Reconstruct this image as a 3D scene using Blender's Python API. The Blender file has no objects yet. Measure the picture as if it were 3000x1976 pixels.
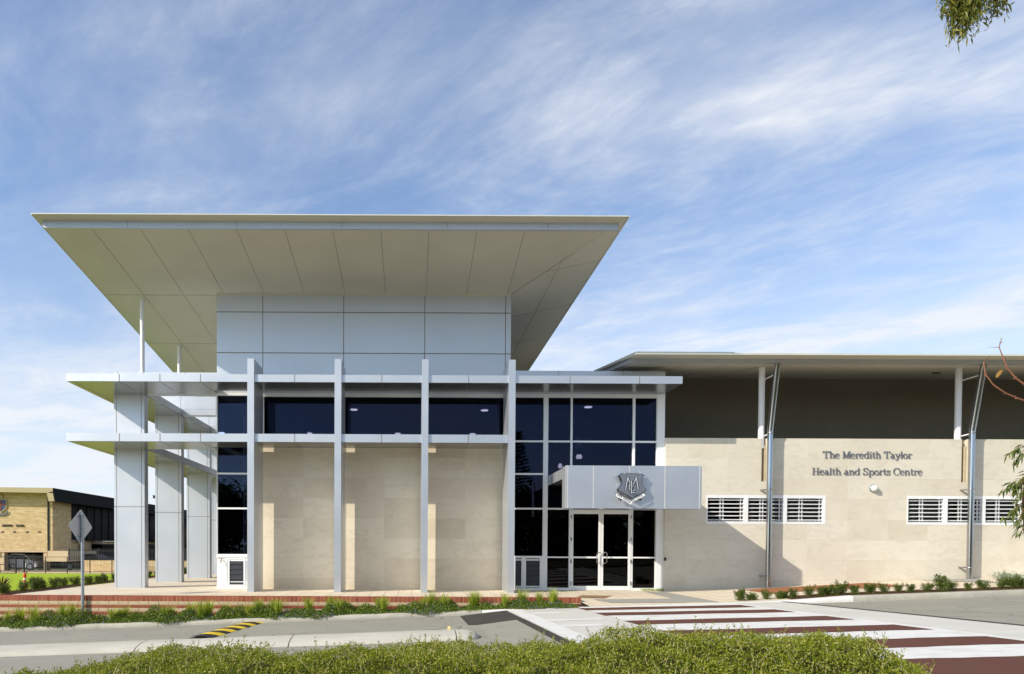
import bpy, math, random
import numpy as np
from mathutils import Vector, Matrix

# ------------------------------------------------------------------ camera
S = bpy.context.scene
COL = S.collection
F_PX, PITCH, ROLL = 2000.0, math.radians(1.07), .0045      # focal length in pixels of the 3000 px wide photo
PPX, PPY = 1207.0, 1605.0 + F_PX*math.tan(math.radians(1.07))
cam_d = bpy.data.cameras.new('camera'); cam = bpy.data.objects.new('camera', cam_d); COL.objects.link(cam)
cam_d.sensor_width = 36; cam_d.lens = 36*F_PX/3000
cam_d.shift_x = (1500-PPX)/3000; cam_d.shift_y = (PPY-988)/3000
cam_d.clip_start = .1; cam_d.clip_end = 4000
CM = Matrix.Rotation(math.pi/2-PITCH, 4, 'X') @ Matrix.Rotation(ROLL, 4, 'Z')
cam.matrix_world = Matrix.Translation((0, 0, 1.5)) @ CM
S.camera = cam
def at(px, py, Y):
    """world point seen at photo pixel (px,py), at depth Y"""
    d = CM.to_3x3() @ Vector(((px-PPX)/F_PX, -(py-PPY)/F_PX, -1))
    return Vector((0, 0, 1.5)) + d*(Y/d.y)
def aX(px, Y, py=1300): return at(px, py, Y).x
def aZ(px, py, Y): return at(px, py, Y).z

# ------------------------------------------------------------------ light
S.view_settings.view_transform = 'Standard'; S.view_settings.look = 'None'
S.view_settings.exposure = 0.52; S.view_settings.gamma = 1
SUN = Vector((1.70, 1.0, -1.19)).normalized()
sl = bpy.data.lights.new('sun', 'SUN'); sl.energy = 3.6; sl.angle = math.radians(.5); sl.color = (1, .915, .78)
so = bpy.data.objects.new('sun', sl); COL.objects.link(so); so.rotation_euler = SUN.to_track_quat('-Z', 'Y').to_euler()
so.location = (-30, -20, 40)
W = bpy.data.worlds.new('World'); S.world = W; W.use_nodes = True
nt = W.node_tree; N = nt.nodes; N.clear(); LK = nt.links.new
out = N.new('ShaderNodeOutputWorld'); bg = N.new('ShaderNodeBackground'); bg.inputs[1].default_value = .15
sky = N.new('ShaderNodeTexSky'); sky.sky_type = 'NISHITA'; sky.sun_disc = False
sky.sun_elevation = math.asin(-SUN.z); sky.sun_rotation = math.atan2(-SUN.x, -SUN.y) % (2*math.pi)
sky.air_density = 1.0; sky.dust_density = .6; sky.ozone_density = 3.0
tc = N.new('ShaderNodeTexCoord'); sx = N.new('ShaderNodeSeparateXYZ'); LK(tc.outputs['Generated'], sx.inputs[0])
def wm(op, a, b=None, c=None):
    n = N.new('ShaderNodeMath'); n.operation = op
    for i, v in enumerate((a, b, c)):
        if v is None: continue
        if isinstance(v, (int, float)): n.inputs[i].default_value = v
        else: LK(v, n.inputs[i])
    return n.outputs[0]
zz = wm('ADD', wm('MAXIMUM', sx.outputs[2], 0), .10)
cu = wm('DIVIDE', sx.outputs[0], zz); cv = wm('DIVIDE', sx.outputs[1], zz)
def cloud_noise(ang, su, sv, scale, detail, rough, dist, off):
    u = wm('ADD', wm('MULTIPLY', cu, math.cos(ang)*su), wm('MULTIPLY', cv, -math.sin(ang)*su))
    v = wm('ADD', wm('MULTIPLY', cu, math.sin(ang)*sv), wm('MULTIPLY', cv, math.cos(ang)*sv))
    cmb = N.new('ShaderNodeCombineXYZ'); LK(u, cmb.inputs[0]); LK(v, cmb.inputs[1]); cmb.inputs[2].default_value = off
    n = N.new('ShaderNodeTexNoise'); LK(cmb.outputs[0], n.inputs['Vector'])
    n.inputs['Scale'].default_value = scale; n.inputs['Detail'].default_value = detail
    n.inputs['Roughness'].default_value = rough; n.inputs['Distortion'].default_value = dist
    return n.outputs[0]
def ramp(v, a, b):
    n = N.new('ShaderNodeMapRange'); n.interpolation_type = 'SMOOTHSTEP'
    LK(v, n.inputs[0]); n.inputs[1].default_value = a; n.inputs[2].default_value = b; return n.outputs[0]
broad = ramp(cloud_noise(-.95, .9, .55, 1.15, 6, .56, .5, 5.3), .36, .70)
streak = ramp(cloud_noise(-1.0, 1.7, .85, 2.0, 10, .64, .6, 8.7), .34, .76)
fine = ramp(cloud_noise(-.75, 6.0, 2.6, 3.0, 8, .66, .4, 1.3), .32, .78)
low = wm('MULTIPLY', wm('SUBTRACT', 1.0, ramp(sx.outputs[2], .02, .50)), ramp(sx.outputs[1], -.75, .35))
right = ramp(wm('ADD', sx.outputs[0], wm('MULTIPLY', sx.outputs[2], .25)), -.55, .40)
cl = wm('ADD', wm('MULTIPLY', broad, .34), wm('MULTIPLY', wm('MULTIPLY', streak, wm('ADD', broad, .45)), .36))
cl = wm('ADD', cl, wm('MULTIPLY', wm('MULTIPLY', fine, wm('ADD', streak, .25)), .20))
cl = wm('MULTIPLY', wm('ADD', cl, .10), wm('ADD', .42, wm('MULTIPLY', right, .58)))
cl = wm('MINIMUM', wm('ADD', cl, wm('MULTIPLY', wm('POWER', low, 1.5), wm('ADD', .62, wm('MULTIPLY', streak, .36)))), .95)
tint = N.new('ShaderNodeMix'); tint.data_type = 'RGBA'; tint.blend_type = 'MULTIPLY'; tint.inputs[0].default_value = 1
LK(sky.outputs[0], tint.inputs[6]); tint.inputs[7].default_value = (.78, .87, .94, 1)
mx = N.new('ShaderNodeMix'); mx.data_type = 'RGBA'; LK(cl, mx.inputs[0]); LK(tint.outputs[2], mx.inputs[6])
mx.inputs[7].default_value = (4.15, 4.3, 4.55, 1)
LK(mx.outputs[2], bg.inputs[0]); LK(bg.outputs[0], out.inputs[0])

# ------------------------------------------------------------------ helpers
random.seed(7); RNG = np.random.default_rng(11)
ORIG = {}                                   # world origin of every parent
def link(o, parent=None):
    COL.objects.link(o)
    if parent is not None: o.parent = parent
    return o
def tag(o, label=None, cat=None, group=None, kind=None):
    if label: o['label'] = label
    if cat: o['category'] = cat
    if group: o['group'] = group
    if kind: o['kind'] = kind
    return o
def empty(name, loc, label=None, cat=None, group=None):
    o = bpy.data.objects.new(name, None); COL.objects.link(o); o.location = loc; o.empty_display_size = .2
    ORIG[o] = Vector(loc); return tag(o, label, cat, group)
def copy_tree(o, parent=None):
    c = o.copy(); COL.objects.link(c); c.parent = parent
    for ch in list(o.children): copy_tree(ch, c)
    return c
def _set(me, name, data): pass
class MB:
    def __init__(s): s.v = []; s.f = []; s.m = []; s.sm = []
    def add(s, vs, fs, m=0, smooth=False):
        b = len(s.v); s.v += [tuple(v) for v in vs]
        for f in fs: s.f.append(tuple(b+i for i in f)); s.m.append(m); s.sm.append(smooth)
    def box(s, x0, x1, y0, y1, z0, z1, m=0):
        v = [(x0,y0,z0),(x1,y0,z0),(x1,y1,z0),(x0,y1,z0),(x0,y0,z1),(x1,y0,z1),(x1,y1,z1),(x0,y1,z1)]
        s.add(v, [(0,3,2,1),(4,5,6,7),(0,1,5,4),(1,2,6,5),(2,3,7,6),(3,0,4,7)], m)
    def prism(s, poly, ext, m=0, smooth=False):
        """poly: 3D points in a plane, ext: extrusion vector"""
        n = len(poly); e = Vector(ext); a = [Vector(p) for p in poly]; b = [p+e for p in a]
        s.add(a+b, [tuple(range(n))[::-1], tuple(range(n, 2*n))], m)
        s.add(a+b, [(i, (i+1) % n, n+(i+1) % n, n+i) for i in range(n)], m, smooth)
    def tube(s, pts, r, m=0, n=10, cap=True, smooth=True):
        pts = [Vector(p) for p in pts]; rs = r if isinstance(r, (list, tuple)) else [r]*len(pts)
        vs = []; up = Vector((.013, .02, 1)) 
        for i, p in enumerate(pts):
            d = (pts[min(i+1, len(pts)-1)]-pts[max(i-1, 0)]).normalized()
            u = d.cross(up if abs(d.z) < .95 else Vector((1, .02, .01))).normalized(); w = d.cross(u)
            for k in range(n):
                a = 2*math.pi*k/n; vs.append(p+(u*math.cos(a)+w*math.sin(a))*rs[i])
        fs = [(i*n+k, i*n+(k+1) % n, (i+1)*n+(k+1) % n, (i+1)*n+k) for i in range(len(pts)-1) for k in range(n)]
        s.add(vs, fs, m, smooth)
        if cap: s.add(vs[:n], [tuple(range(n))[::-1]], m); s.add(vs[-n:], [tuple(range(n))], m)
    def lathe(s, c, prof, axis='Z', m=0, n=20):
        vs = []; c = Vector(c)
        for r, h in prof:
            for k in range(n):
                a = 2*math.pi*k/n
                o = (r*math.cos(a), r*math.sin(a), h) if axis == 'Z' else (r*math.cos(a), h, r*math.sin(a))
                vs.append(c+Vector(o))
        fs = [(i*n+k, i*n+(k+1) % n, (i+1)*n+(k+1) % n, (i+1)*n+k) for i in range(len(prof)-1) for k in range(n)]
        s.add(vs, fs, m, True)
    def build(s, name, mats, parent=None, origin=None, bevel=0):
        o0 = ORIG[parent] if parent is not None else Vector(origin or (0, 0, 0))
        me = bpy.data.meshes.new(name)
        me.from_pydata([(x-o0.x, y-o0.y, z-o0.z) for x, y, z in s.v], [], s.f)
        for mt in (mats if isinstance(mats, (list, tuple)) else [mats]): me.materials.append(mt)
        me.polygons.foreach_set('material_index', s.m); me.polygons.foreach_set('use_smooth', s.sm)
        me.update()
        o = bpy.data.objects.new(name, me); link(o, parent)
        if parent is None: o.location = o0
        ORIG[o] = o0.copy()
        if bevel:
            b = o.modifiers.new('bevel', 'BEVEL'); b.width = bevel; b.segments = 2; b.limit_method = 'ANGLE'
        return o
def np_mesh(name, V, Fq, mats, parent=None, origin=(0, 0, 0), midx=None):
    """V (n,3), Fq (m,4) quads"""
    o0 = ORIG[parent] if parent is not None else Vector(origin)
    me = bpy.data.meshes.new(name); V = V-np.array(o0)[None, :]
    me.vertices.add(len(V)); me.vertices.foreach_set('co', V.astype(np.float32).ravel())
    me.loops.add(Fq.size); me.loops.foreach_set('vertex_index', Fq.astype(np.int32).ravel())
    me.polygons.add(len(Fq)); me.polygons.foreach_set('loop_start', np.arange(0, Fq.size, 4, dtype=np.int32))
    if midx is not None: me.polygons.foreach_set('material_index', midx.astype(np.int32))
    for mt in (mats if isinstance(mats, (list, tuple)) else [mats]): me.materials.append(mt)
    me.update(calc_edges=True); me.validate()
    o = bpy.data.objects.new(name, me); link(o, parent)
    if parent is None: o.location = o0
    ORIG[o] = o0.copy(); return o
def unit(a): return a/np.maximum(np.linalg.norm(a, axis=1, keepdims=True), 1e-9)
def leaf_arrays(P, D, L, Wd, droop=0.0):
    """two-quad bent leaves"""
    n = len(P); D = unit(D); R = RNG.normal(size=(n, 3)); Sd = unit(np.cross(D, R))*Wd[:, None]*.5
    L = L[:, None]; dz = np.zeros((n, 3)); dz[:, 2] = -droop
    a = P; b = P+D*L*.5; c = P+D*L+dz*L
    V = np.stack([a-Sd*.25, a+Sd*.25, b+Sd, b-Sd, c+Sd*.12, c-Sd*.12], 1).reshape(-1, 3)
    base = (np.arange(n)*6)[:, None]
    Fq = np.concatenate([base+np.array([[0, 1, 2, 3]]), base+np.array([[3, 2, 4, 5]])], 0)
    return V, Fq
def leaves(name, P, D, L, Wd, mat, parent=None, origin=(0, 0, 0), droop=0.0):
    V, Fq = leaf_arrays(P, D, L, Wd, droop)
    return np_mesh(name, V, Fq, mat, parent, origin)

# ------------------------------------------------------------------ materials
class NT:
    def __init__(s, name):
        s.m = bpy.data.materials.new(name); s.m.use_nodes = True; s.t = s.m.node_tree; s.N = s.t.nodes
        s.p = s.N['Principled BSDF']; s.o = s.N['Material Output']; s.tc = s.N.new('ShaderNodeTexCoord')
    def ln(s, a, b): s.t.links.new(a, b)
    def val(s, node, i, v):
        if isinstance(v, (int, float)): node.inputs[i].default_value = v
        elif isinstance(v, tuple): node.inputs[i].default_value = v if len(v) == 4 or node.inputs[i].type == 'VECTOR' else (*v, 1)
        else: s.ln(v, node.inputs[i])
    def math(s, op, a, b=0.0, c=None):
        n = s.N.new('ShaderNodeMath'); n.operation = op; s.val(n, 0, a); s.val(n, 1, b)
        if c is not None: s.val(n, 2, c)
        return n.outputs[0]
    def mix(s, f, a, b, mode='MIX'):
        n = s.N.new('ShaderNodeMix'); n.data_type = 'RGBA'; n.blend_type = mode
        s.val(n, 0, f); s.val(n, 6, a); s.val(n, 7, b); return n.outputs[2]
    def noise(s, scale, detail=4, rough=.6, vec=None, dist=0.0, sc=None):
        n = s.N.new('ShaderNodeTexNoise'); n.inputs['Scale'].default_value = scale
        n.inputs['Detail'].default_value = detail; n.inputs['Roughness'].default_value = rough; n.inputs['Distortion'].default_value = dist
        v = vec or s.tc.outputs['Object']
        if sc:
            mp = s.N.new('ShaderNodeMapping'); mp.inputs['Scale'].default_value = sc; s.ln(v, mp.inputs[0]); v = mp.outputs[0]
        s.ln(v, n.inputs['Vector']); return n.outputs[0]
    def rng(s, v, a, b, c=0.0, d=1.0):
        n = s.N.new('ShaderNodeMapRange'); s.val(n, 0, v); s.val(n, 1, a); s.val(n, 2, b); s.val(n, 3, c); s.val(n, 4, d); return n.outputs[0]
    def sep(s):
        n = s.N.new('ShaderNodeSeparateXYZ'); s.ln(s.tc.outputs['Object'], n.inputs[0]); return n.outputs
    def comb(s, x, y, z=0.0):
        n = s.N.new('ShaderNodeCombineXYZ'); s.val(n, 0, x); s.val(n, 1, y); s.val(n, 2, z); return n.outputs[0]
    def bump(s, h, strength=.3, dist=.01):
        n = s.N.new('ShaderNodeBump'); n.inputs['Strength'].default_value = strength; n.inputs['Distance'].default_value = dist
        s.ln(h, n.inputs['Height']); s.ln(n.outputs[0], s.p.inputs['Normal'])
    def fin(s, col=None, rough=.6, metal=0.0, spec=.5):
        if col is not None: s.val(s.p, 'Base Color', col)
        s.val(s.p, 'Roughness', rough); s.val(s.p, 'Metallic', metal); s.p.inputs['Specular IOR Level'].default_value = spec
        return s.m
def sc3(c, k): return tuple(x*k for x in c)
def plain(name, col, rough=.6, metal=0.0, var=.12, scale=3, bump=0, bscale=80, spec=.5):
    t = NT(name); n = t.noise(scale, 5, .65)
    c = t.mix(t.rng(n, .3, .7), sc3(col, 1-var), sc3(col, 1+var))
    if bump: t.bump(t.noise(bscale, 3, .6), bump, .01)
    return t.fin(c, rough, metal, spec)
def leafmat(name, c1, c2, c3=None, trans=.3, rough=.5):
    t = NT(name); g = t.N.new('ShaderNodeNewGeometry'); r = g.outputs['Random Per Island']
    c = t.mix(t.rng(r, 0, .75), c1, c2)
    if c3: c = t.mix(t.rng(r, .8, .95), c, c3)
    t.fin(c, rough, 0, .35)
    tr = t.N.new('ShaderNodeBsdfTranslucent'); t.ln(t.mix(1.0, c, (1.3, 1.35, .6), 'MULTIPLY'), tr.inputs[0])
    ms = t.N.new('ShaderNodeMixShader'); ms.inputs[0].default_value = trans
    t.ln(t.p.outputs[0], ms.inputs[1]); t.ln(tr.outputs[0], ms.inputs[2]); t.ln(ms.outputs[0], t.o.inputs[0])
    return t.m
def island(name, cols, rough=.7, bump=.3, jitter=.12):
    """material varied brick by brick"""
    t = NT(name); g = t.N.new('ShaderNodeNewGeometry'); r = g.outputs['Random Per Island']
    c = t.mix(r, cols[0], cols[1]); n = t.noise(22, 5, .7)
    c = t.mix(t.rng(n, .3, .75, 0, .5), c, sc3(cols[0], .62)); t.bump(t.noise(140, 3), bump, .004)
    return t.fin(c, rough, 0, .3)

M = {}
# satin aluminium composite
t = NT('aluminium_panel'); n = t.noise(.55, 3, .5)
c = t.mix(t.rng(n, .3, .7), (.565, .59, .625), (.615, .635, .665))
st = t.noise(.9, 6, .7, sc=(3, 3, .5)); c = t.mix(t.rng(st, .45, .8, 0, .10), c, (.50, .52, .54))
M['alu'] = t.fin(c, t.rng(t.noise(1.1, 4), .3, .7, .42, .49), .78, .5)
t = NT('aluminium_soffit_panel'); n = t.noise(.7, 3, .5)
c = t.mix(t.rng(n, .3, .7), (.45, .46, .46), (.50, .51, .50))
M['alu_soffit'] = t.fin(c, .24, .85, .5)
M['joint'] = plain('panel_joint_sealant', (.17, .13, .09), .8, var=.15)
M['joint_light'] = plain('pale_joint_sealant', (.62, .60, .55), .7, var=.1)
M['white'] = plain('white_powdercoat', (.80, .81, .80), .35, var=.03, scale=2)
M['white_steel'] = plain('white_painted_steel', (.78, .79, .80), .4, var=.04)
t = NT('fibre_cement_soffit'); n = t.noise(.5, 4, .55); c = t.mix(t.rng(n, .3, .7), (.55, .53, .44), (.61, .59, .49))
st = t.noise(1.1, 5, .7); c = t.mix(t.rng(st, .58, .8, 0, .12), c, (.36, .34, .26))
M['soffit'] = t.fin(c, .75, 0, .2)
M['roof_plate'] = plain('roof_edge_metal', (.60, .60, .52), .45, var=.05)
M['gutter'] = plain('gutter_beam_metal', (.50, .53, .57), .4, .3, var=.04)
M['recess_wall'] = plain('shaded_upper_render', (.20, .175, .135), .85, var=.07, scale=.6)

def limestone(name, px, x0, pz, z0, base, dark, jcol, jamt):
    t = NT(name); X, Y, Z = t.sep()
    u = t.math('DIVIDE', t.math('SUBTRACT', X, x0), px); v = t.math('DIVIDE', t.math('SUBTRACT', Z, z0), pz)
    cid = t.comb(t.math('FLOOR', u), t.math('FLOOR', v), .5)
    wn = t.N.new('ShaderNodeTexWhiteNoise'); wn.noise_dimensions = '3D'; t.ln(cid, wn.inputs['Vector'])
    r = wn.outputs['Value']
    off = t.N.new('ShaderNodeVectorMath'); off.operation = 'MULTIPLY_ADD'
    t.ln(wn.outputs['Color'], off.inputs[0]); off.inputs[1].default_value = (9, 9, 9); t.ln(t.tc.outputs['Object'], off.inputs[2])
    vein = t.noise(1.5, 7, .62, vec=off.outputs[0], dist=1.6, sc=(1, 1, 2.2))
    speck = t.noise(34, 3, .7); blot = t.noise(.8, 4, .6, vec=off.outputs[0])
    c = t.mix(t.math('POWER', r, 1.6), base, dark)
    c = t.mix(t.rng(vein, .50, .62, 0, .34), c, sc3(dark, .80))
    c = t.mix(t.rng(blot, .35, .72, 0, .42), c, sc3(base, 1.10))
    c = t.mix(t.rng(speck, .68, .80, 0, .5), c, sc3(dark, .6))
    # joints
    fu = t.math('ABSOLUTE', t.math('SUBTRACT', t.math('FRACT', u), .5)); fv = t.math('ABSOLUTE', t.math('SUBTRACT', t.math('FRACT', v), .5))
    ju = t.math('GREATER_THAN', fu, .5-.0065/px); jv = t.math('GREATER_THAN', fv, .5-.0055/pz)
    c = t.mix(t.math('MULTIPLY', ju, jamt), c, jcol); c = t.mix(t.math('MULTIPLY', jv, jamt*.6), c, sc3(dark, .78))
    # rust-tinted splash near the paving
    low = t.rng(t.math('ADD', Z, t.math('MULTIPLY', t.noise(1.3, 4), .7)), .2, .95, .42, 0)
    c = t.mix(low, c, (.47, .37, .24))
    t.bump(t.noise(60, 4, .7), .12, .004)
    return t.fin(c, .72, 0, .25)
M['lime_bay'] = limestone('limestone_bay', 1.4425, -1.0, .7205, .385, (.76, .68, .53), (.64, .55, .41), (.66, .60, .48), .35)  # same stone, paler and warmer; bounced light in the bays is put into its colour
M['lime_wing'] = limestone('limestone_wing', 1.4275, 15.44, .7205, .395, (.67, .625, .52), (.60, .545, .435), (.72, .62, .45), .75)

def glass(name, tint, ior=1.55, refl=(.85, .92, 1.0)):
    t = NT(name); t.N.remove(t.p)
    fr = t.N.new('ShaderNodeFresnel'); fr.inputs[0].default_value = ior
    gl = t.N.new('ShaderNodeBsdfGlossy'); gl.inputs['Roughness'].default_value = 0.0; gl.inputs[0].default_value = (*refl, 1)
    tr = t.N.new('ShaderNodeBsdfTransparent'); tr.inputs[0].default_value = (*tint, 1)
    bp = t.N.new('ShaderNodeBump'); bp.inputs['Strength'].default_value = .04; bp.inputs['Distance'].default_value = .02
    t.ln(t.noise(.5, 2, .5), bp.inputs['Height']); t.ln(bp.outputs[0], gl.inputs['Normal'])
    ms = t.N.new('ShaderNodeMixShader'); t.ln(fr.outputs[0], ms.inputs[0]); t.ln(tr.outputs[0], ms.inputs[1]); t.ln(gl.outputs[0], ms.inputs[2])
    t.ln(ms.outputs[0], t.o.inputs[0]); return t.m
M['glass'] = glass('tinted_glass', (.15, .16, .23), 1.52, (.32, .39, .68))  # tinted glass; the mirrored blue sky is put into its gloss colour
M['glass_dark_refl'] = glass('dark_reflection_glass', (.10, .095, .09), 1.42, (.6, .6, .6))  # same glass again; the darker reflection of the ground is put into its colours
M['glass_clear'] = glass('clear_corner_glass', (.52, .56, .66), 1.5, (.5, .6, .9))
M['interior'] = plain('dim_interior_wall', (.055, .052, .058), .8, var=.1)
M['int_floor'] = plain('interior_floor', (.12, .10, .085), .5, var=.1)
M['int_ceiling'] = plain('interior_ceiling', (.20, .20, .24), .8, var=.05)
M['lamp_shade'] = plain('unlit_lamp_opal', (.75, .75, .73), .4, var=.02)
def emit(name, col, k):
    t = NT(name); t.p.inputs['Emission Color'].default_value = (*col, 1); t.p.inputs['Emission Strength'].default_value = k
    n = t.noise(20); return t.fin(t.mix(n, sc3(col, .8), sc3(col, .9)), .5)
M['lit'] = emit('lit_downlight', (1, .88, .62), 14.0)
M['vent'] = plain('charcoal_louvre', (.022, .023, .028), .45, var=.15)
M['black'] = plain('black_painted_metal', (.012, .012, .014), .45, var=.2)
M['stainless'] = (lambda t: t.fin(t.mix(t.noise(3, 5, .6, sc=(8, 8, .4)), (.36, .36, .38), (.50, .50, .52)), .17, 1.0))(NT('stainless_steel'))
M['chrome'] = (lambda t: t.fin(t.mix(t.noise(3), (.60, .61, .62), (.72, .72, .73)), .07, 1.0))(NT('polished_chrome'))
M['brushed'] = (lambda t: t.fin(t.mix(t.noise(4, sc=(1, 1, 30)), (.27, .28, .31), (.34, .35, .38)), .36, .75))(NT('brushed_steel_face'))
M['letter'] = (lambda t: t.fin(t.mix(t.noise(3), (.20, .20, .235), (.27, .27, .30)), .34, .85))(NT('dark_steel_letters'))
M['galv'] = (lambda t: t.fin(t.mix(t.rng(t.noise(26, 5, .7), .35, .65), (.26, .29, .33), (.46, .49, .53)), .42, .8))(NT('galvanised_steel'))
M['brass'] = plain('weathered_brass', (.28, .17, .06), .4, .8, var=.2, scale=40)
# ================================================================== SPORTS CENTRE
YF, YB, YW, YG = 22.70, 24.085, 24.40, 24.47          # fin fronts, fin backs, wall face, glass
SC = empty('sports_centre', (0, 24.4, 0), 'pale sports centre with wide flaring roof, silver fins, limestone walls and a dark glass entrance', 'building')
def zs(Y): return 10.50+.132*(24.4-Y)                # main soffit plane
def zr(X): return 10.50+.217*(X-3.48)                # right-hand soffit plane
# --- main roof
YE, XL, XR, YR_ = 19.94, -11.03, 6.20, 40.0
b = MB()
def slab(b, pts, th, m=0):                            # pts (x,y,z) soffit polygon, thickened upward
    b.prism(pts, (0, 0, th), m)
b2 = [(XL, YE, zs(YE)), (XR, YE, zs(YE)), (3.48, 24.4, 10.5), (3.48, YR_, zs(YR_)), (XL, YR_, zs(YR_))]
slab(b, b2, .028)
b.prism([(XR, YE, zs(YE)), (XR, YR_, zr(XR)), (3.482, YR_, 10.5), (3.482, 24.4, 10.5)], (0, 0, .028))
roof = b.build('roof', [M['soffit']], SC)
b = MB(); b.box(XL-.01, XR+.01, YE-.03, YE-.002, zs(YE)+.004, zs(YE)+.034)
b.prism([(XL-.03, YE-.02, zs(YE)-.01), (XL-.03, YR_, zs(YR_)-.01), (XL-.03, YR_, zs(YR_)+.034), (XL-.03, YE-.02, zs(YE)+.034)], (.028, 0, 0))
b.prism([(XR+.002, YE-.02, zs(YE)-.01), (XR+.002, YR_, zr(XR)-.01), (XR+.002, YR_, zr(XR)+.034), (XR+.002, YE-.02, zs(YE)+.034)], (.05, 0, 0))
b.build('roof_edge', [M['roof_plate']], roof)
gx0, gx1, gY = aX(125, 20.23, 660), aX(1812, 20.23, 660), 20.23
b = MB(); zt = zs(gY)+.004; zb = aZ(900, 670.5, gY)
b.box(gx0, gx1, gY, gY+.10, zb, zt)
b.box(gx0-.012, gx0-.002, gY-.01, gY+.11, zb-.005, zt); b.box(gx1+.002, gx1+.012, gY-.01, gY+.11, zb-.005, zt)
for x in (gx0+.09, gx1-.09):
    for z in (zb+.06, zt-.06): b.tube([(x, gY, z), (x, gY-.025, z)], .014, n=8)
for x in (-8.4, -5.2, -2.1, 1.0, 3.95): b.box(x-.004, x+.004, gY-.004, gY, zb, zt, 1)
b.build('gutter', [M['gutter'], M['joint']], roof)
b = MB()                                              # soffit sheet joints, 3 mm proud
def soffjoint(p, q, wx, wy): b.prism([(p[0]-wx, p[1]-wy, p[2]), (p[0]+wx, p[1]+wy, p[2]), (q[0]+wx, q[1]+wy, q[2]), (q[0]-wx, q[1]-wy, q[2])], (0, 0, -.004))
for k in range(10):
    x = -9.62+1.44*k
    y1 = YR_ if x < -7 else 24.4
    if x > 3.48: y1 = YE+.02+(24.4-YE)*(XR-x)/(XR-3.48)
    soffjoint((x, gY+.1, zs(gY+.1)), (x, y1, zs(y1)), .0048, 0)
for y in (24.55, 28.55, 32.5, 36.5): soffjoint((XL+.05, y, zs(y)), (-6.98, y, zs(y)), 0, .008)
soffjoint((XR-.03, YE+.05, zs(YE)), (3.48, 24.4, 10.5), .012, 0)
soffjoint((4.80, 22.3, zr(4.8)-.0), (4.80, 40, zr(4.8)), .006, 0)
for y in (22.9, 27.0, 31.1): soffjoint((max(3.5, XR-(y-YE)*.61), y, zr(max(3.5, XR-(y-YE)*.61))), (XR-.02, y, zr(XR-.02)), 0, .008)
b.build('soffit_joint', [M['joint']], roof)
# --- silver clad box under the roof
b = MB()
b.prism([(-6.97, YW, 6.99), (-6.97, YW, 10.49), (-6.97, 39.9, zs(39.9)-.01), (-6.97, 39.9, 6.99)], (10.35, 0, 0))
b.box(3.381, 3.478, YW, 39.9, 6.99, 10.495)
for px in (770, 1007, 1244.5, 1481):
    x = aX(px, YW, 950); b.box(x-.012, x+.012, YW-.004, YW, 7.0, 10.47, 1)
for py in (916, 1035.5):
    z = aZ(1000, py, YW); b.box(-6.97, 3.478, YW-.006, YW-.001, z-.013, z+.013, 1)
b.box(-6.97, 3.478, YW-.03, YW, 10.43, 10.53, 2)
clad = b.build('upper_wall', [M['alu'], M['joint'], M['soffit']], SC)
# --- columns, cross beams and roof posts of the left colonnade
for i, (y, top) in enumerate(((24.67, 7.76), (28.6, 7.76), (32.6, 7.76), (36.6, 7.76))):
    x0, x1 = -10.755, -9.66
    b = MB(); b.box(x0, x1, y, y+.34, -.02, 6.975)
    zj = 2.93
    for x in (x0+.085, x1-.11): b.box(x-.008, x+.008, y-.003, y, 0, 6.97, 1)
    b.box(x0, x1, y-.005, y-.0005, zj-.009, zj+.009, 1); b.box(x1+.0005, x1+.004, y, y+.34, zj-.006, zj+.006, 1)
    c = b.build('column', [M['alu'], M['joint']], SC)
    b = MB(); b.box(x0, -7.01 if y < 25 else -6.99, y, y+.34, 6.985+.24, top); b.box(x1+.02, -7.01, y, y+.34, 6.985, 7.22)
    for x in (-10.62, -9.68, -8.2): b.box(x-.005, x+.005, y-.004, y, 7.23 if x < -9.6 else 6.99, top, 1)
    b.build('cross_beam', [M['alu'], M['joint']], SC)
    if i < 3:
        b = MB(); b.tube([(-9.79, y+.17, top), (-9.79, y+.17, zs(y+.17))], .078, n=18)
        b.lathe((-9.79, y+.17, top), [(.16, .0), (.16, .02), (.08, .021)])
        b.build('roof_post', [M['white_steel']], SC)
# --- horizontal canopies (L shaped: along the front and down the side)
def canopy(z0, z1, xr, joints, nm='canopy'):
    L = [(-11.51, 22.77), (xr, 22.77), (xr, YB), (-7.02, YB), (-7.02, 24.62), (-9.62, 24.62), (-9.62, 38.2), (-11.51, 38.2)]
    b = MB(); b.prism([(x, y, z0) for x, y in L], (0, 0, z1-z0))
    n = len(b.f)
    for k in range(n):                                # underside gets the glossier sheet
        pass
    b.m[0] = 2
    for px in joints:
        x = aX(px, 22.77, 1280); b.box(x-.010, x+.010, 22.766, 22.77, z0, z1, 1)
        b.box(x-.006, x+.006, 22.78, YB-.02, z0-.004, z0-.0005, 1)
    b.box(-11.4, xr-.1, 22.83, 22.842, z0-.004, z0-.001, 1); b.box(-7.0, xr-.1, YB-.09, YB-.078, z0-.004, z0-.001, 1)
    b.box(-9.7, -9.688, 24.7, 38, z0-.004, z0-.001, 1); b.box(-11.3, -11.288, 22.9, 38, z0-.004, z0-.001, 1)
    for y in (26.6, 30.6, 34.6): b.box(-11.5, -9.63, y, y+.012, z0-.006, z0-.002, 1); b.box(-9.62, -9.617, y, y+.012, z0, z1, 1)
    return b.build(nm, [M['alu'], M['joint'], M['alu_soffit']], SC)
mids = (349.7, 468.8, 587.6, 863, 1118, 1372)
canopy(6.978, 7.226, 8.955, mids+(1668.6, 1872))
canopy(4.993, 5.262, 3.17, mids)
b = MB(); b.box(3.2, 8.97, 24.36, 24.95, 6.985, 7.80)
for px in (1636, 1826): x = aX(px, 24.36, 1095); b.box(x-.006, x+.006, 24.357, 24.36, 7.2, 7.8, 1)
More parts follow.
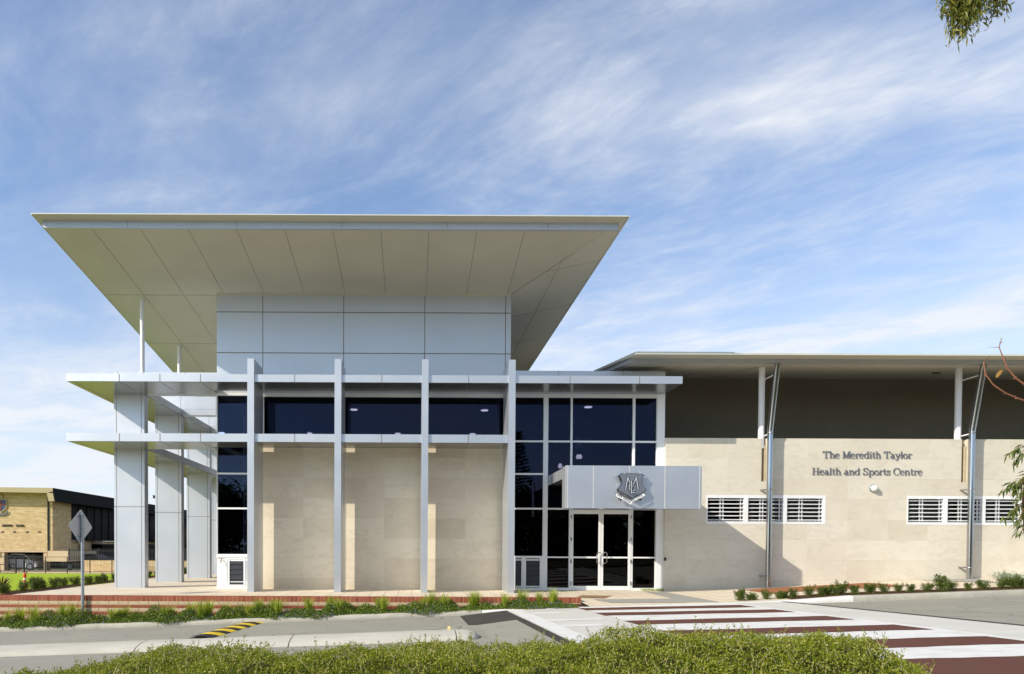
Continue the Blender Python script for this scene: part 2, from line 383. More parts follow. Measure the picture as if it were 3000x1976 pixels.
b.build('parapet', [M['alu'], M['joint']], SC)
# --- vertical fins
for x0 in (-5.478, -2.588, .298, 3.181):
    x1 = x0+.222; b = MB(); b.box(x0, x1, YF, YB, 0, 7.73)
    for zj in (aZ(900, 1283.6, YF), aZ(900, 1479, YF)):
        b.box(x0-.003, x1+.003, YF-.003, YB, zj-.006, zj+.006, 1)
    b.build('fin', [M['alu'], M['joint_light']], SC)
# --- limestone bays and the strip windows above
b = MB(); b.box(-5.34, 3.33, YW, YW+.25, -.3, 5.10); b.build('limestone_wall', [M['lime_bay']], SC)
b = MB(); b.box(-5.34, 3.33, YW-.004, YW+.25, 5.101, 5.19); b.build('window_sill', [M['white']], SC)
def frame_window(x0, x1, z0, z1, xs=(), zs_=(), y=YG, fw=.055, mull=.05, top=.10, bot=.05, gm='glass', yf=YW-.01, name='window'):
    g = MB(); g.box(x0+.01, x1-.01, y, y+.012, z0+.01, z1-.01); w = g.build(name, [M[gm]], SC)
    f = MB(); f.box(x0, x0+fw, yf, y+.05, z0, z1); f.box(x1-fw, x1, yf, y+.05, z0, z1)
    f.box(x0+fw, x1-fw, yf, y+.05, z1-top, z1); f.box(x0+fw, x1-fw, yf, y+.05, z0, z0+bot)
    for x in xs: f.box(x-mull/2, x+mull/2, yf, y+.05, z0+bot, z1-top)
    for z in zs_: f.box(x0+fw, x1-fw, yf+.004, y+.046, z-.03, z+.03)
    f.build('frame', [M['white']], w); return w
for x0, x1 in ((-5.33, -2.48), (-2.47, .42), (.43, 3.30)):
    frame_window(x0, x1, 5.192, 6.985, fw=.035, top=.13)
# --- glazed bay at the left corner
bx0, bx1 = -6.975, -5.345
zl = aZ(680, 1628, YW)
w = frame_window(bx0, bx1, zl, 6.985, zs_=(aZ(680, 1388, YW), aZ(680, 1490, YW)), fw=.02, bot=.05, gm='glass_clear')
g = MB(); g.box(bx0+.002, bx0+.014, YG+.08, 28.2, zl, 6.98); g.build('pane', [M['glass_clear']], w)
f = MB(); f.box(bx0-.02, bx0+.04, 28.2, 28.26, 0, 6.98); f.box(bx0-.01, bx0+.04, YG+.08, 28.2, 3.93, 4.0); f.box(bx0-.01, bx0+.04, YG+.08, 28.2, 5.1, 5.26)
f.build('frame', [M['white']], w)
b = MB(); b.box(bx0, bx1, YW+.02, YW+.12, 0, zl-.03); b.box(bx0-.02, bx1, YW-.02, YW+.14, zl-.07, zl); b.box(bx0, bx0+.12, YW+.12, 28.2, 0, zl)
b.box(bx0-.01, bx1, YW+.0, YW+.02, .0, .13); x = aX(660, YW, 1680); b.box(x, x+.05, YW-.01, YW+.02, .13, zl-.08)
x0, x1 = aX(668, YW, 1680), aX(718, YW, 1680)
b.box(x0-.03, x1+.1, YW+.0, YW+.02, .16, .26); b.box(x0-.03, x1+.1, YW, YW+.02, zl-.2, zl-.09)
b.build('spandrel', [M['white']], SC)
def louvre_vent(px0, px1, py0, py1, n, y, nm='louvre_vent'):
    x0, x1, z0, z1 = aX(px0, y, py0), aX(px1, y, py0), aZ((px0+px1)/2, py1, y), aZ((px0+px1)/2, py0, y)
    b = MB(); b.box(x0-.05, x1+.05, y-.02, y+.03, z0-.05, z0); b.box(x0-.05, x1+.05, y-.02, y+.03, z1, z1+.05)
    b.box(x0-.05, x0, y-.02, y+.03, z0, z1); b.box(x1, x1+.05, y-.02, y+.03, z0, z1)
    v = b.build(nm, [M['white']], SC)
    s = MB(); s.box(x0, x1, y+.02, y+.028, z0, z1)
    h = (z1-z0)/n
    for k in range(n):
        z = z0+h*k; s.prism([(x0, y-.012, z+.008), (x0, y-.006, z), (x0, y+.02, z+h*.95), (x0, y+.014, z+h)], (x1-x0, 0, 0))
    s.build('slat', [M['vent']], v)
louvre_vent(672.5, 714, 1639.5, 1713.5, 5, YW-.0)
# tap on the spandrel
tx, tz = aX(649.5, YW, 1645), aZ(649.5, 1641, YW)
b = MB(); b.tube([(tx, YW+.02, tz), (tx, YW-.08, tz), (tx, YW-.11, tz-.06)], .016, n=10); b.tube([(tx, YW-.05, tz), (tx, YW-.05, tz+.06)], .008, n=8)
b.tube([(tx-.04, YW-.05, tz+.065), (tx+.04, YW-.05, tz+.065)], .009, n=8); b.tube([(tx, YW-.11, tz-.05), (tx, YW-.11, tz-.10)], .02, n=10)
b.build('tap', [M['brass']], SC)
# --- entrance glazing
def ex(px): return aX(px, YW, 1450)
zt = 6.985; zh1, zh2, zh3, ztr = aZ(1700, 1294.3, YW), aZ(1550, 1389.3, YW), aZ(1700, 1491.5, YW), aZ(1700, 1633.5, YW)
xl, xr_ = 3.42, ex(1922)
g = MB(); g.box(xl, xr_, YG, YG+.012, zh3, zt-.1); ent = g.build('entrance_window', [M['glass']], SC)
g = MB(); g.box(xl, ex(1668), YG, YG+.012, .1, zh3-.002); g.build('lower_pane', [M['glass_dark_refl']], ent)
g = MB(); g.box(ex(1853), xr_, YG, YG+.012, .1, zh3-.002); g.build('lower_pane', [M['glass_dark_refl']], ent)
f = MB(); yf = YW-.02; yb = YG+.06
def vbar(p0, p1, z0, z1, d=0): f.box(ex(p0), ex(p1), yf-d, yb, z0, z1)
def hbar(p0, p1, z, h=.06, d=-.004): f.box(ex(p0), ex(p1), yf-d, yb+d, z-h/2, z+h/2)
f.box(3.34, ex(1921.7), yf, yb, zt-.12, zt)
f.box(3.34, 3.42, yf, yb, 0, zt-.12)
vbar(1590.6, 1604.5, 0, zt-.12); vbar(1670.0, 1675.5, zh3, zt-.12); vbar(1852, 1858.5, zh3, zt-.12)
f.box(ex(1921.7), ex(1944), yf-.03, yb, 0, zt)
vbar(1668, 1674, 0, zh3-.03, .002); vbar(1849.5, 1855, 0, zh3-.03, .002)
hbar(1506, 1590.6, zh1); hbar(1604.5, 1670, zh1); hbar(1675.5, 1852, zh1); hbar(1858.5, 1921.7, zh1)
hbar(1506, 1590.6, zh2); hbar(1506, 1590.6, zh3); hbar(1604.5, 1921.7, zh3)
hbar(1506, 1590.6, ztr, .085); hbar(1604.5, 1668, ztr, .05); hbar(1855, 1921.7, ztr, .05)
hbar(1506, 1590.6, .04, .08); hbar(1604.5, 1668, .045, .09); hbar(1855, 1921.7, .045, .09)
f.box(ex(1506), ex(1511), yf, yb, .08, ztr-.04); f.box(ex(1529), ex(1541), yf+.002, yb, .08, ztr-.04); f.box(ex(1583), ex(1590.6), yf+.002, yb, .08, ztr-.04)
f.build('frame', [M['white']], ent)
louvre_vent(1510, 1530, 1643, 1717, 5, YW+.03); louvre_vent(1541, 1582, 1643, 1717, 5, YW+.03)
for side, (p0, p1, g0, g1) in enumerate(((1674.2, 1761, 1680.3, 1754), (1761.8, 1849.3, 1768.2, 1841.2))):
    zd0, zd1 = .01, zh3-.04
    x0, x1, a0, a1 = ex(p0), ex(p1), ex(g0), ex(g1)
    gz0, gz1 = aZ(1760, 1717.4, YW), aZ(1760, 1506.8, YW)
    f = MB(); y0, y1 = YW-.035, YW+.02
    f.box(x0, a0, y0, y1, zd0, zd1); f.box(a1, x1, y0, y1, zd0, zd1); f.box(a0, a1, y0, y1, zd0, gz0); f.box(a0, a1, y0, y1, gz1, zd1)
    f.box(a0, a1, y0+.004, y1, ztr-.03, ztr+.03)
    d = f.build('door', [M['white']], SC)
    g = MB(); g.box(a0-.01, a1+.01, YW-.005, YW+.003, gz0-.01, gz1+.01); g.build('pane', [M['glass_dark_refl']], d)
    hx = ex(1757) if side == 0 else ex(1767); dx = -.0 ; w_ = .155
    sgn = 1 if side else -1
    b = MB(); zc0, zc1 = aZ(1760, 1650, YW), aZ(1760, 1619, YW); yo = y0-.10
    xa = hx; xb = hx+sgn*.12
    P = [(xa, y0, zc0), (xa, yo+.02, zc0), (xa+sgn*.0, yo, zc0), (xb-sgn*.03, yo, zc0), (xb, yo, zc0+.03), (xb, yo, zc1-.03), (xb-sgn*.03, yo, zc1), (xa, yo, zc1), (xa, yo+.02, zc1), (xa, y0, zc1)]
    b.tube(P, .016, n=10); b.build('handle', [M['stainless']], d)
    hxx = x0 if side == 0 else x1
    for zc in (aZ(1674, 1514, YW), aZ(1674, 1580, YW), aZ(1674, 1645, YW), aZ(1674, 1709, YW)):
        b = MB(); b.tube([(hxx, y0-.012, zc-.07), (hxx, y0-.012, zc+.07)], .014, n=8); b.box(hxx-.025, hxx+.025, y0-.004, y0, zc-.06, zc+.06)
        b.build('hinge', [M['stainless']], d)
# --- door canopy with the tall fascia box
cy0, cy1 = 21.42, 21.95; cx0, cx1 = aX(1658, cy0, 1430), aX(2056, cy0, 1430); cz0, cz1 = aZ(1850, 1490.6, cy0), aZ(1850, 1365, cy0)
b = MB(); b.box(cx0, cx1, cy0, cy1, cz0, cz1)
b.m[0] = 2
for px in (1663, 1738.5, 1844, 1948, 2049.5):
    x = aX(px, cy0, 1430); b.box(x-.009, x+.009, cy0-.003, cy0, cz0, cz1, 1)
b.box(cx0-.003, cx0, cy0+.05, cy0+.062, cz0, cz1, 1)
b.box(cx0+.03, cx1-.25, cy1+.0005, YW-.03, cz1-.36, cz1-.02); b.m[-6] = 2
for y in (22.9, 23.9): b.box(cx0+.027, cx0+.03, y, y+.012, cz1-.36, cz1-.02, 1)
b.build('door_canopy', [M['alu'], M['joint_light'], M['alu_soffit']], SC)

# --- interior seen through the glass
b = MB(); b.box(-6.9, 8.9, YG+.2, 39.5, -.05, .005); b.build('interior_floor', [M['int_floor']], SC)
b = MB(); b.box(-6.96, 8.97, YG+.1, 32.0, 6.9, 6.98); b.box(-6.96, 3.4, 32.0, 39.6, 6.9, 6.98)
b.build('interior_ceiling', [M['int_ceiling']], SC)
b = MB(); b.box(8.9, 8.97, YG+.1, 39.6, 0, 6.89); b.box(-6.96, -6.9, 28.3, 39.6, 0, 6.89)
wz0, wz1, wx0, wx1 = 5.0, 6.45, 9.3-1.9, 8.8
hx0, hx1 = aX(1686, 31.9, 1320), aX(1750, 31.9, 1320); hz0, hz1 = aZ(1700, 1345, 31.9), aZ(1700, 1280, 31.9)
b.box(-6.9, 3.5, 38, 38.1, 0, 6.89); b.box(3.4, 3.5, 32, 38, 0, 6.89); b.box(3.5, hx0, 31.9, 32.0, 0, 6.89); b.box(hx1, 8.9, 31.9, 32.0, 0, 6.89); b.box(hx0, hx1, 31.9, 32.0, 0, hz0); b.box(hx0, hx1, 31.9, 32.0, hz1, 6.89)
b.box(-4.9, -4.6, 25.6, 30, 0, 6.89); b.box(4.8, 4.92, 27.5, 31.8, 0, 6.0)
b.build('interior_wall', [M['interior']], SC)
b = MB()
for k in range(12):
    z = hz0+(hz1-hz0)*(k+.5)/12; b.box(hx0, hx1, 31.91, 31.99, z-.022, z+.022)
for x in (.32, .5, .72): b.box(hx0+(hx1-hx0)*x, hx0+(hx1-hx0)*x+.10, 31.88, 32.02, hz0, hz1)
b.build('blind', [M['vent']], SC)
b = MB(); b.box(-6.25, -5.95, 25.9, 26.2, 0, 6.89); b.build('interior_column', [M['white']], SC)
for px, py, row in ((843, 1200.5, 0), (906, 1270, 1), (1037, 1201, 0), (1165.7, 1271, 1), (1419.4, 1203, 0), (1384.6, 1272, 1), (1723, 1193.5, 0), (1613, 1283.6, 1)):
    d = at(px, py, 10); k = (6.885-1.5)/(d.z-1.5); p = Vector((d.x*k, d.y*k, 6.885))
    b = MB(); b.lathe(p, [(.0, 0), (.125, -.0), (.125, -.012), (.14, -.012), (.14, .012)], n=20); b.m = [0]*20+[0]*(len(b.m)-20)
    b.build('downlight', [M['lit']], SC)
for px, py, y in ((1693, 1339, 30.0), (1700, 1339, 30.0), (1641, 1366, 27.0)):
    p = at(px, py, y); b = MB(); b.lathe(p, [(.0, .11), (.05, .09), (.085, .0), (.07, -.07), (0, -.1)], n=14)
    b.tube([(p.x, p.y, p.z+.1), (p.x, p.y, 6.88)], .006, n=6, m=1); b.build('pendant_lamp', [emit('lit_pendant', (1, .85, .6), 9.0) if 'lit_pendant' not in bpy.data.materials else bpy.data.materials['lit_pendant'], M['black']], SC)

# --- right-hand wing
YWG = 24.25
def wall_holes(b, x0, x1, z0, z1, y0, y1, holes):
    xs = sorted({x0, x1, *[h[0] for h in holes], *[h[1] for h in holes]}); zz_ = sorted({z0, z1, *[h[2] for h in holes], *[h[3] for h in holes]})
    V = {}; 
    def inside(x, z): return any(h[0] < x < h[1] and h[2] < z < h[3] for h in holes)
    for i in range(len(xs)-1):
        j = 0
        while j < len(zz_)-1:
            if inside((xs[i]+xs[i+1])/2, (zz_[j]+zz_[j+1])/2): j += 1; continue
            k = j
            while k+1 < len(zz_)-1 and not inside((xs[i]+xs[i+1])/2, (zz_[k+1]+zz_[k+2])/2): k += 1
            b.box(xs[i], xs[i+1], y0, y1, zz_[j], zz_[k+1]); j = k+1
wzt = 5.425
w1 = (aX(2068.4, YWG, 1490), aX(2418.6, YWG, 1490)); w2 = (aX(2657, YWG, 1490), aX(3009, YWG, 1490))
wz0, wz1 = aZ(2240, 1536, YWG), aZ(2240, 1451.5, YWG)
s1 = (aX(2231, YWG, 1350), aX(2246, YWG, 1350)); s2 = (aX(2817, YWG, 1350), aX(2834, YWG, 1350)); sz = aZ(2240, 1411, YWG)
holes = [(*w1, wz0, wz1), (*w2, wz0, wz1), (w2[1]+3, w2[1]+7.2, wz0, wz1), (*s1, sz, wzt+1), (*s2, sz, wzt+1)]
b = MB(); wall_holes(b, 8.965, 40, -1.2, wzt, YWG, YWG+.28, [(h[0], h[1], h[2], min(h[3], wzt)) for h in holes])
b.build('wing_wall', [M['lime_wing']], SC)
b = MB(); b.box(8.98, 40, 25.9, 26, 0, 5.3); b.box(8.98, 40, YWG+.3, 28.2, 5.31, 5.36); b.box(8.98, 40, YWG+.3, 25.9, 0.6, .65)
b.build('wing_interior', [M['interior']], SC)
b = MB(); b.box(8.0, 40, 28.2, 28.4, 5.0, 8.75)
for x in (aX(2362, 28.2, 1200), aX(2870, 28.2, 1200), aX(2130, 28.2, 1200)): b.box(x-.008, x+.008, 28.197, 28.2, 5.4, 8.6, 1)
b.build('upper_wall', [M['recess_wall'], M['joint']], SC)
for s in (s1, s2):
    b = MB(); b.box(s[0]-.05, s[1]+.05, YWG+.16, YWG+.2, sz, wzt); b.box(s[0]+.12, s[1]+.04, YWG+.02, YWG+.16, sz, wzt-.25)
    b.build('downpipe_recess', [plain('recess_render', (.50, .42, .28), .8) if s is s1 else bpy.data.materials['recess_render']], SC)
# wing roof
SL = .14
b = MB(); e0, zE = 22.6, aZ(2300, 1041, 22.6); xw = aX(1862, e0, 1040)
b.prism([(xw, e0, zE), (xw, 34, zE+SL*(34-e0)), (xw, 34, zE+SL*(34-e0)+.05), (xw, e0, zE+.05)], (34, 0, 0))
wr = b.build('wing_roof', [M['soffit']], SC)
b = MB(); b.box(xw-.01, 41, e0-.03, e0-.001, zE+.0, zE+.055)
b.prism([(xw-.03, e0-.03, zE-.02), (xw-.03, 34, zE+SL*(34-e0)-.02), (xw-.03, 34, zE+SL*(34-e0)+.07), (xw-.03, e0-.03, zE+.07)], (.028, 0, 0))
b.box(xw+.05, aX(2155, e0, 1036), e0+.05, e0+.4, zE+.07, zE+.11)
b.build('roof_edge', [M['roof_plate']], wr)
yg = 23.5; zgt = zE+SL*(yg-e0)-.002; zgb = aZ(2300, 1064.5, yg)
b = MB(); b.box(xw+.10, 41, yg, yg+.1, zgb, zgt)
b.prism([(xw+.10, yg+.1, zgb), (xw+.10, 34, zgb+SL*(34-yg)), (xw+.10, 34, zgb+SL*(34-yg)+.2), (xw+.10, yg+.1, zgt)], (.08, 0, 0))
for z in (zgb+.05, zgt-.05): b.tube([(xw+.18, yg, z), (xw+.18, yg-.02, z)], .014, n=8)
b.build('gutter', [M['gutter']], wr)
zsf = zgb-.02
b = MB(); b.prism([(xw+.19, yg+.11, zsf), (xw+.19, 28.2, zsf+SL*(28.2-yg)), (xw+.19, 28.2, zsf+SL*(28.2-yg)+.04), (xw+.19, yg+.11, zsf+.04)], (33, 0, 0))
x = aX(2752, 25.6, 1096)
b.box(x-.14, x+.14, 25.7, 25.78, zsf+.27, zsf+.30, 1)
for x in (9.4, 10.8, 12.2): b.prism([(x, yg+.15, zsf-.003), (x+.01, yg+.15, zsf-.003), (x+.01, 28.1, zsf+SL*(28.1-yg)-.003), (x, 28.1, zsf+SL*(28.1-yg)-.003)], (0, 0, .003), 2)
b.build('wing_soffit', [M['soffit'], M['black'], M['joint']], wr)
# wing posts and downpipes
for ptx, pbx, pipe_t, pipe_b, rec in ((2231.5, 2230.5, 2279, 2255, s1), (2808, 2806.5, 2883, 2846, s2)):
    xp = aX(pbx, YWG+.11, 1250)
    b = MB(); b.tube([(xp, YWG+.12, wzt-.35), (xp, YWG+.12, zsf+.14)], .103, n=20); b.build('roof_post', [M['white_steel']], SC)
    yp = YWG-.26; yt = 23.52
    xb_, xt_ = aX(pipe_b, yp, 1400), aX(pipe_t, yt, 1068); r = .098
    zb_ = max(0, .045*(xb_-9))-.02; zk = aZ(pipe_b, 1264, yp)
    b = MB(); b.tube([(xt_, yt, zgb-.005), (xt_, yt+.02, zgb-.09), (xb_, yp, zk+.03), (xb_, yp, zk-.05), (xb_, yp, zb_)], r, n=24)
    pp = b.build('downpipe', [M['stainless']], SC)
    for z in (zk-.07, aZ(pipe_b, 1435, yp), aZ(pipe_b, 1688 if pipe_b < 2500 else 1663, yp)):
        b = MB(); b.lathe((xb_, yp, z), [(r, -.022), (r+.009, -.022), (r+.009, .022), (r, .022)], n=24)
        if z < 5: b.prism([(xb_-.20, yp+.03, z-.02), (xb_-.08, yp+.03, z-.02), (xb_-.08, yp+.05, z-.02), (xb_-.13, YWG, z-.02), (xb_-.20, YWG, z-.02)], (0, 0, .04))
        b.build('bracket', [M['stainless']], pp)
    d = Vector((xb_-xt_, yp-yt, zk-zgb)).normalized(); q = Vector((xt_, yt, zgb))+d*.33
    b = MB(); b.tube([q-d*.022, q+d*.022], r+.009, n=24); b.build('bracket', [M['stainless']], pp)
    b = MB(); b.tube([(xb_, yp+.0, zk-.07), (xp+.06, YWG+.10, zk-.13)], .022, n=6); b.build('brace', [M['white_steel']], pp); b = MB(); b.tube([q, (xp+.06, YWG+.10, q.z-.05)], .022, n=6)
    b.build('brace', [M['white_steel']], pp)
# louvre windows
for (x0, x1), spl in ((w1, ((2073, 2179.6), (2191.6, 2294), (2305.6, 2411))), (w2, ((2660.7, 2764), (2776, 2876), (2887, 2987))),
                      ((w2[1]+3, w2[1]+7.2), None)):
    g = MB(); g.box(x0, x1, YWG+.14, YWG+.15, wz0, wz1); w = g.build('louvre_window', [M['glass_dark_refl']], SC)
    f = MB(); yf0, yf1 = YWG-.008, YWG+.13
    if spl: sp = [(aX(a, YWG, 1490), aX(c, YWG, 1490)) for a, c in spl]
    else: sp = [(x0+.07+i*1.41, x0+.07+i*1.41+1.27) for i in range(3)]
    f.box(x0, x1, yf0, yf1, wz1-.105, wz1); f.box(x0, x1, yf0, yf1, wz0, wz0+.075)
    edges = [x0]+[v for s in sp for v in s]+[x1]
    for i in range(0, len(edges), 2): f.box(edges[i], edges[i+1], yf0, yf1, wz0+.075, wz1-.105)
    for a, c in sp:
        for xx in (a+.36*(c-a), a+.44*(c-a), c-.10): f.box(xx, xx+.035, YWG+.08, YWG+.12, wz0+.07, wz1-.1)
        f.box(a, c, YWG+.05, YWG+.12, wz0+.075, wz0+.1)
    f.build('frame', [M['white']], w)
    s = MB(); hh = (wz1-.105-wz0-.075)/6.0
    for a, c in sp:
        for k in range(6):
            z = wz0+.075+hh*(k+.62); s.prism([(a, YWG+.005, z-.022), (a, YWG+.012, z-.034), (a, YWG+.11, z+.0), (a, YWG+.105, z+.012)], (c-a, 0, 0))
    s.build('slat', [M['white']], w)
bx = at(1948.3, 1638.6, YWG-.02)
b = MB(); b.box(bx.x-.033, bx.x+.033, YWG-.05, YWG, bx.z-.06, bx.z+.06); b.box(bx.x-.02, bx.x+.02, YWG-.056, YWG-.05, bx.z-.045, bx.z+.045); b.build('door_intercom', [M['black']], SC, bevel=.006)
# ball light on the wing wall
p = at(2563, 1431, YWG-.1)
L = empty('wall_light', (p.x, YWG, p.z), 'round white globe light fixed to the limestone wall under the lettering', 'wall light')
b = MB(); b.lathe((p.x, YWG, p.z), [(.0, -.06), (.125, -.06), (.135, -.045), (.14, .0)], axis='Y', n=28); b.build('base_ring', [M['galv']], L)
b = MB(); r = .118; b.lathe((p.x, YWG-.075, p.z), [(r*math.cos(a), -r*math.sin(a)*.95) for a in [i*math.pi/2/10 for i in range(11)]], axis='Y', n=28); b.build('globe', [M['lamp_shade']], L)
# ================================================================== LETTERING
def arc(cx, cy, rx, ry, a0, a1, n=14): return [(cx+rx*math.cos(math.radians(a0+(a1-a0)*i/n)), cy+ry*math.sin(math.radians(a0+(a1-a0)*i/n))) for i in range(n+1)]
def ser(x, y, w=.15): return [(x-w, y), (x+w, y)]
def flag(x, y): return [(x-.14, y-.02), (x, y-.02)]
G = {
 'T': (.84, [[(.41, .03), (.41, .97)], [(.05, .965), (.77, .965)], [(.05, .98), (.03, .72)], [(.77, .98), (.79, .72)], ser(.41, .03, .19)]),
 'h': (.74, [[(.17, .03), (.17, .98)], flag(.17, .98), arc(.37, .42, .19, .24, 170, 0), [(.56, .42), (.56, .03)], ser(.17, .03), ser(.57, .03)]),
 'n': (.74, [[(.17, .03), (.17, .64)], flag(.17, .66), arc(.37, .42, .19, .24, 170, 0), [(.56, .42), (.56, .03)], ser(.17, .03), ser(.57, .03)]),
 'e': (.60, [arc(.29, .33, .235, .33, 8, 318, 22), [(.06, .37), (.53, .37)]]),
 'M': (1.06, [[(.17, .03), (.17, .97)], [(.17, .97), (.50, .06)], [(.50, .06), (.87, .97)], [(.87, .97), (.87, .03)], ser(.17, .03, .14), ser(.87, .03, .17), [(.02, .97), (.2, .97)], [(.84, .97), (1.03, .97)]]),
 'r': (.52, [[(.17, .03), (.17, .64)], flag(.17, .66), arc(.36, .44, .19, .20, 170, 40, 8), [(.47, .60), (.48, .52)], ser(.18, .03, .17)]),
 'd': (.70, [arc(.28, .33, .225, .33, 25, 335, 22), [(.53, .03), (.53, .98)], flag(.53, .98), [(.53, .03), (.67, .03)]]),
 'i': (.36, [[(.18, .03), (.18, .64)], flag(.18, .66), ser(.18, .03), [(.18, .84), (.18, .96)]]),
 't': (.43, [[(.18, .15), (.18, .86)], [(.03, .64), (.37, .64)], arc(.28, .14, .10, .12, 180, 330, 7)]),
 'a': (.62, [arc(.24, .17, .17, .17, 40, 330, 16), [(.43, .08), (.43, .45)], arc(.26, .45, .17, .20, 0, 150, 9), [(.24, .36), (.43, .37)], arc(.52, .09, .08, .08, 190, 330, 5)]),
 'y': (.66, [[(.10, .63), (.35, .02)], [(.58, .63), (.28, -.20)], arc(.19, -.17, .09, .09, 330, 180, 6), ser(.11, .64, .13), ser(.56, .64, .11)]),
 'l': (.36, [[(.18, .03), (.18, .98)], flag(.18, .98), ser(.18, .03)]),
 'o': (.63, [arc(.30, .33, .24, .33, 0, 360, 26)]),
 'H': (.95, [[(.19, .03), (.19, .97)], [(.73, .03), (.73, .97)], [(.19, .5), (.73, .5)], ser(.19, .03, .17), ser(.73, .03, .17), ser(.19, .97, .17), ser(.73, .97, .17)]),
 'S': (.72, [arc(.35, .74, .24, .24, 30, 215, 14), [(.16, .61), (.52, .42)], arc(.34, .26, .24, .24, 40, -150, 14), [(.58, .98), (.57, .70)], [(.09, .02), (.09, .32)]]),
 'p': (.70, [[(.17, -.27), (.17, .64)], flag(.17, .66), arc(.38, .33, .235, .33, 155, -155, 22), ser(.18, -.27, .17)]),
 's': (.50, [arc(.25, .49, .155, .16, 30, 215, 10), [(.13, .42), (.38, .28)], arc(.25, .17, .165, .16, 45, -150, 10), [(.40, .65), (.39, .48)], [(.08, .01), (.08, .2)]]),
 'C': (.82, [arc(.42, .5, .34, .5, 42, 318, 24), [(.72, .98), (.72, .68)]]),
}
def stroke(b, pts, X, Z, s, y0, dep, thin=.048, thick=.128):
    P = [Vector((p[0], p[1])) for p in pts]; n = len(P); L_, R_ = [], []
    for i in range(n):
        d = (P[min(i+1, n-1)]-P[max(i-1, 0)]); d.normalize(); w = thin+(thick-thin)*abs(d.y)**1.6
        nn = Vector((-d.y, d.x))*w/2; L_.append(P[i]+nn); R_.append(P[i]-nn)
    for i in range(n-1):
        q = [L_[i], L_[i+1], R_[i+1], R_[i]]
        vs = [(X+p.x*s, y0, Z+p.y*s) for p in q]+[(X+p.x*s, y0+dep, Z+p.y*s) for p in q]
        fs = [(0, 3, 2, 1), (4, 5, 6, 7), (0, 1, 5, 4), (2, 3, 7, 6)]
        if i == 0: fs.append((0, 4, 7, 3))
        if i == n-2: fs.append((1, 2, 6, 5))
        b.add(vs, fs)
sgp = at(2540, 1365, YWG)
SG = empty('building_sign', (sgp.x, YWG, sgp.z), 'two lines of dark metal lettering naming the centre on the limestone wall', 'sign')
def line(text, px0, px1, py_base, py_cap):
    w = sum(.34 if c == ' ' else G[c][0] for c in text); x0, x1 = aX(px0, YWG-.05, py_base), aX(px1, YWG-.05, py_base)
    zb_, zt_ = aZ(px0, py_base, YWG-.05), aZ(px0, py_cap, YWG-.05); s = zt_-zb_; kx = (x1-x0)/w/s; x = x0
    for c in text:
        if c == ' ': x += .34*s*kx; continue
        b = MB()
        for i, st in enumerate(G[c][1]): stroke(b, [(p[0]*kx, p[1]) for p in st], x, zb_+.03*s*0, s, YWG-.030-.0006*i, .014)
        b.build('letter', [M['letter']], SG); x += G[c][0]*s*kx
line('The Meredith Taylor', 2412, 2673, 1342.3, 1321.8)
line('Health and Sports Centre', 2380, 2704, 1391, 1370.6)

def text_mesh(txt, size, depth, mat, name, spacing=1.0):
    c = bpy.data.curves.new(name, 'FONT'); c.body = txt; c.size = size; c.extrude = depth; c.space_character = spacing; c.align_x = 'CENTER'
    o = bpy.data.objects.new(name, c); COL.objects.link(o)
    me = bpy.data.meshes.new_from_object(o.evaluated_get(bpy.context.evaluated_depsgraph_get()))
    COL.objects.unlink(o); bpy.data.objects.remove(o); bpy.data.curves.remove(c)
    me.materials.clear(); me.materials.append(mat); return me
# ================================================================== CREST on the door canopy
M['dark_chrome'] = (lambda t: t.fin(t.mix(t.noise(3), (.05, .05, .055), (.10, .10, .105)), .12, 1.0))(NT('dark_chrome'))
M['pale_chrome'] = (lambda t: t.fin(t.mix(t.noise(3), (.70, .70, .70), (.78, .78, .78)), .35, .6))(NT('pale_chrome'))
CY = cy0-.20
def cp(x, y, Y=CY): return at(1740+x/6.611, 1340+y/6.611, Y)
cc = cp(705, 590)
CR = empty('school_crest', (cc.x, cy0, cc.z), 'polished steel shield crest with interlaced M L C monogram standing off the canopy face', 'crest')
face = [(555,315),(580,330),(610,338),(640,318),(665,312),(740,322),(810,320),(835,335),(880,343),(915,322),(975,370),(945,395),(925,440),(922,485),(935,545),(960,580),(993,600),(988,650),(940,690),(870,720),(800,748),(740,795),(700,760),(640,725),(570,700),(520,665),(482,650),(482,600),(520,560),(545,510),(545,460),(535,420),(500,365)]
def grow(pl, k):
    cx_ = sum(p[0] for p in pl)/len(pl); cy_ = sum(p[1] for p in pl)/len(pl)
    return [(cx_+(x-cx_)*(1+k), cy_+(y-cy_)*(1+k*.85)) for x, y in pl]
def plate(b, pl, Y, dep, m=0, sides=None):
    n = len(pl); b.prism([cp(x, y, Y) for x, y in pl], (0, dep, 0), m)
    if sides is not None:
        for k in range(n): b.m[-1-k] = sides
b = MB(); plate(b, grow(face, .05), CY+.004, .10); b.build('shield_rim', [M['dark_chrome']], CR)
b = MB(); sh = [(x-26, y+14) for x, y in grow(face, .05)]; plate(b, sh, CY+.10, .05)
plate(b, [(415,385),(540,258),(562,270),(448,402)], CY+.09, .04); plate(b, [(858,262),(882,254),(1002,382),(984,404),(930,372),(905,318),(870,300)], CY+.09, .04)
for x, y in ((600, 520), (840, 520)): pp_ = cp(x, y, CY+.14); b.tube([pp_, pp_+Vector((0, .062, 0))], .02, n=8)
b.build('back_plate', [M['chrome']], CR)
b = MB(); plate(b, face, CY, .006); b.build('shield_face', [M['brushed']], CR)
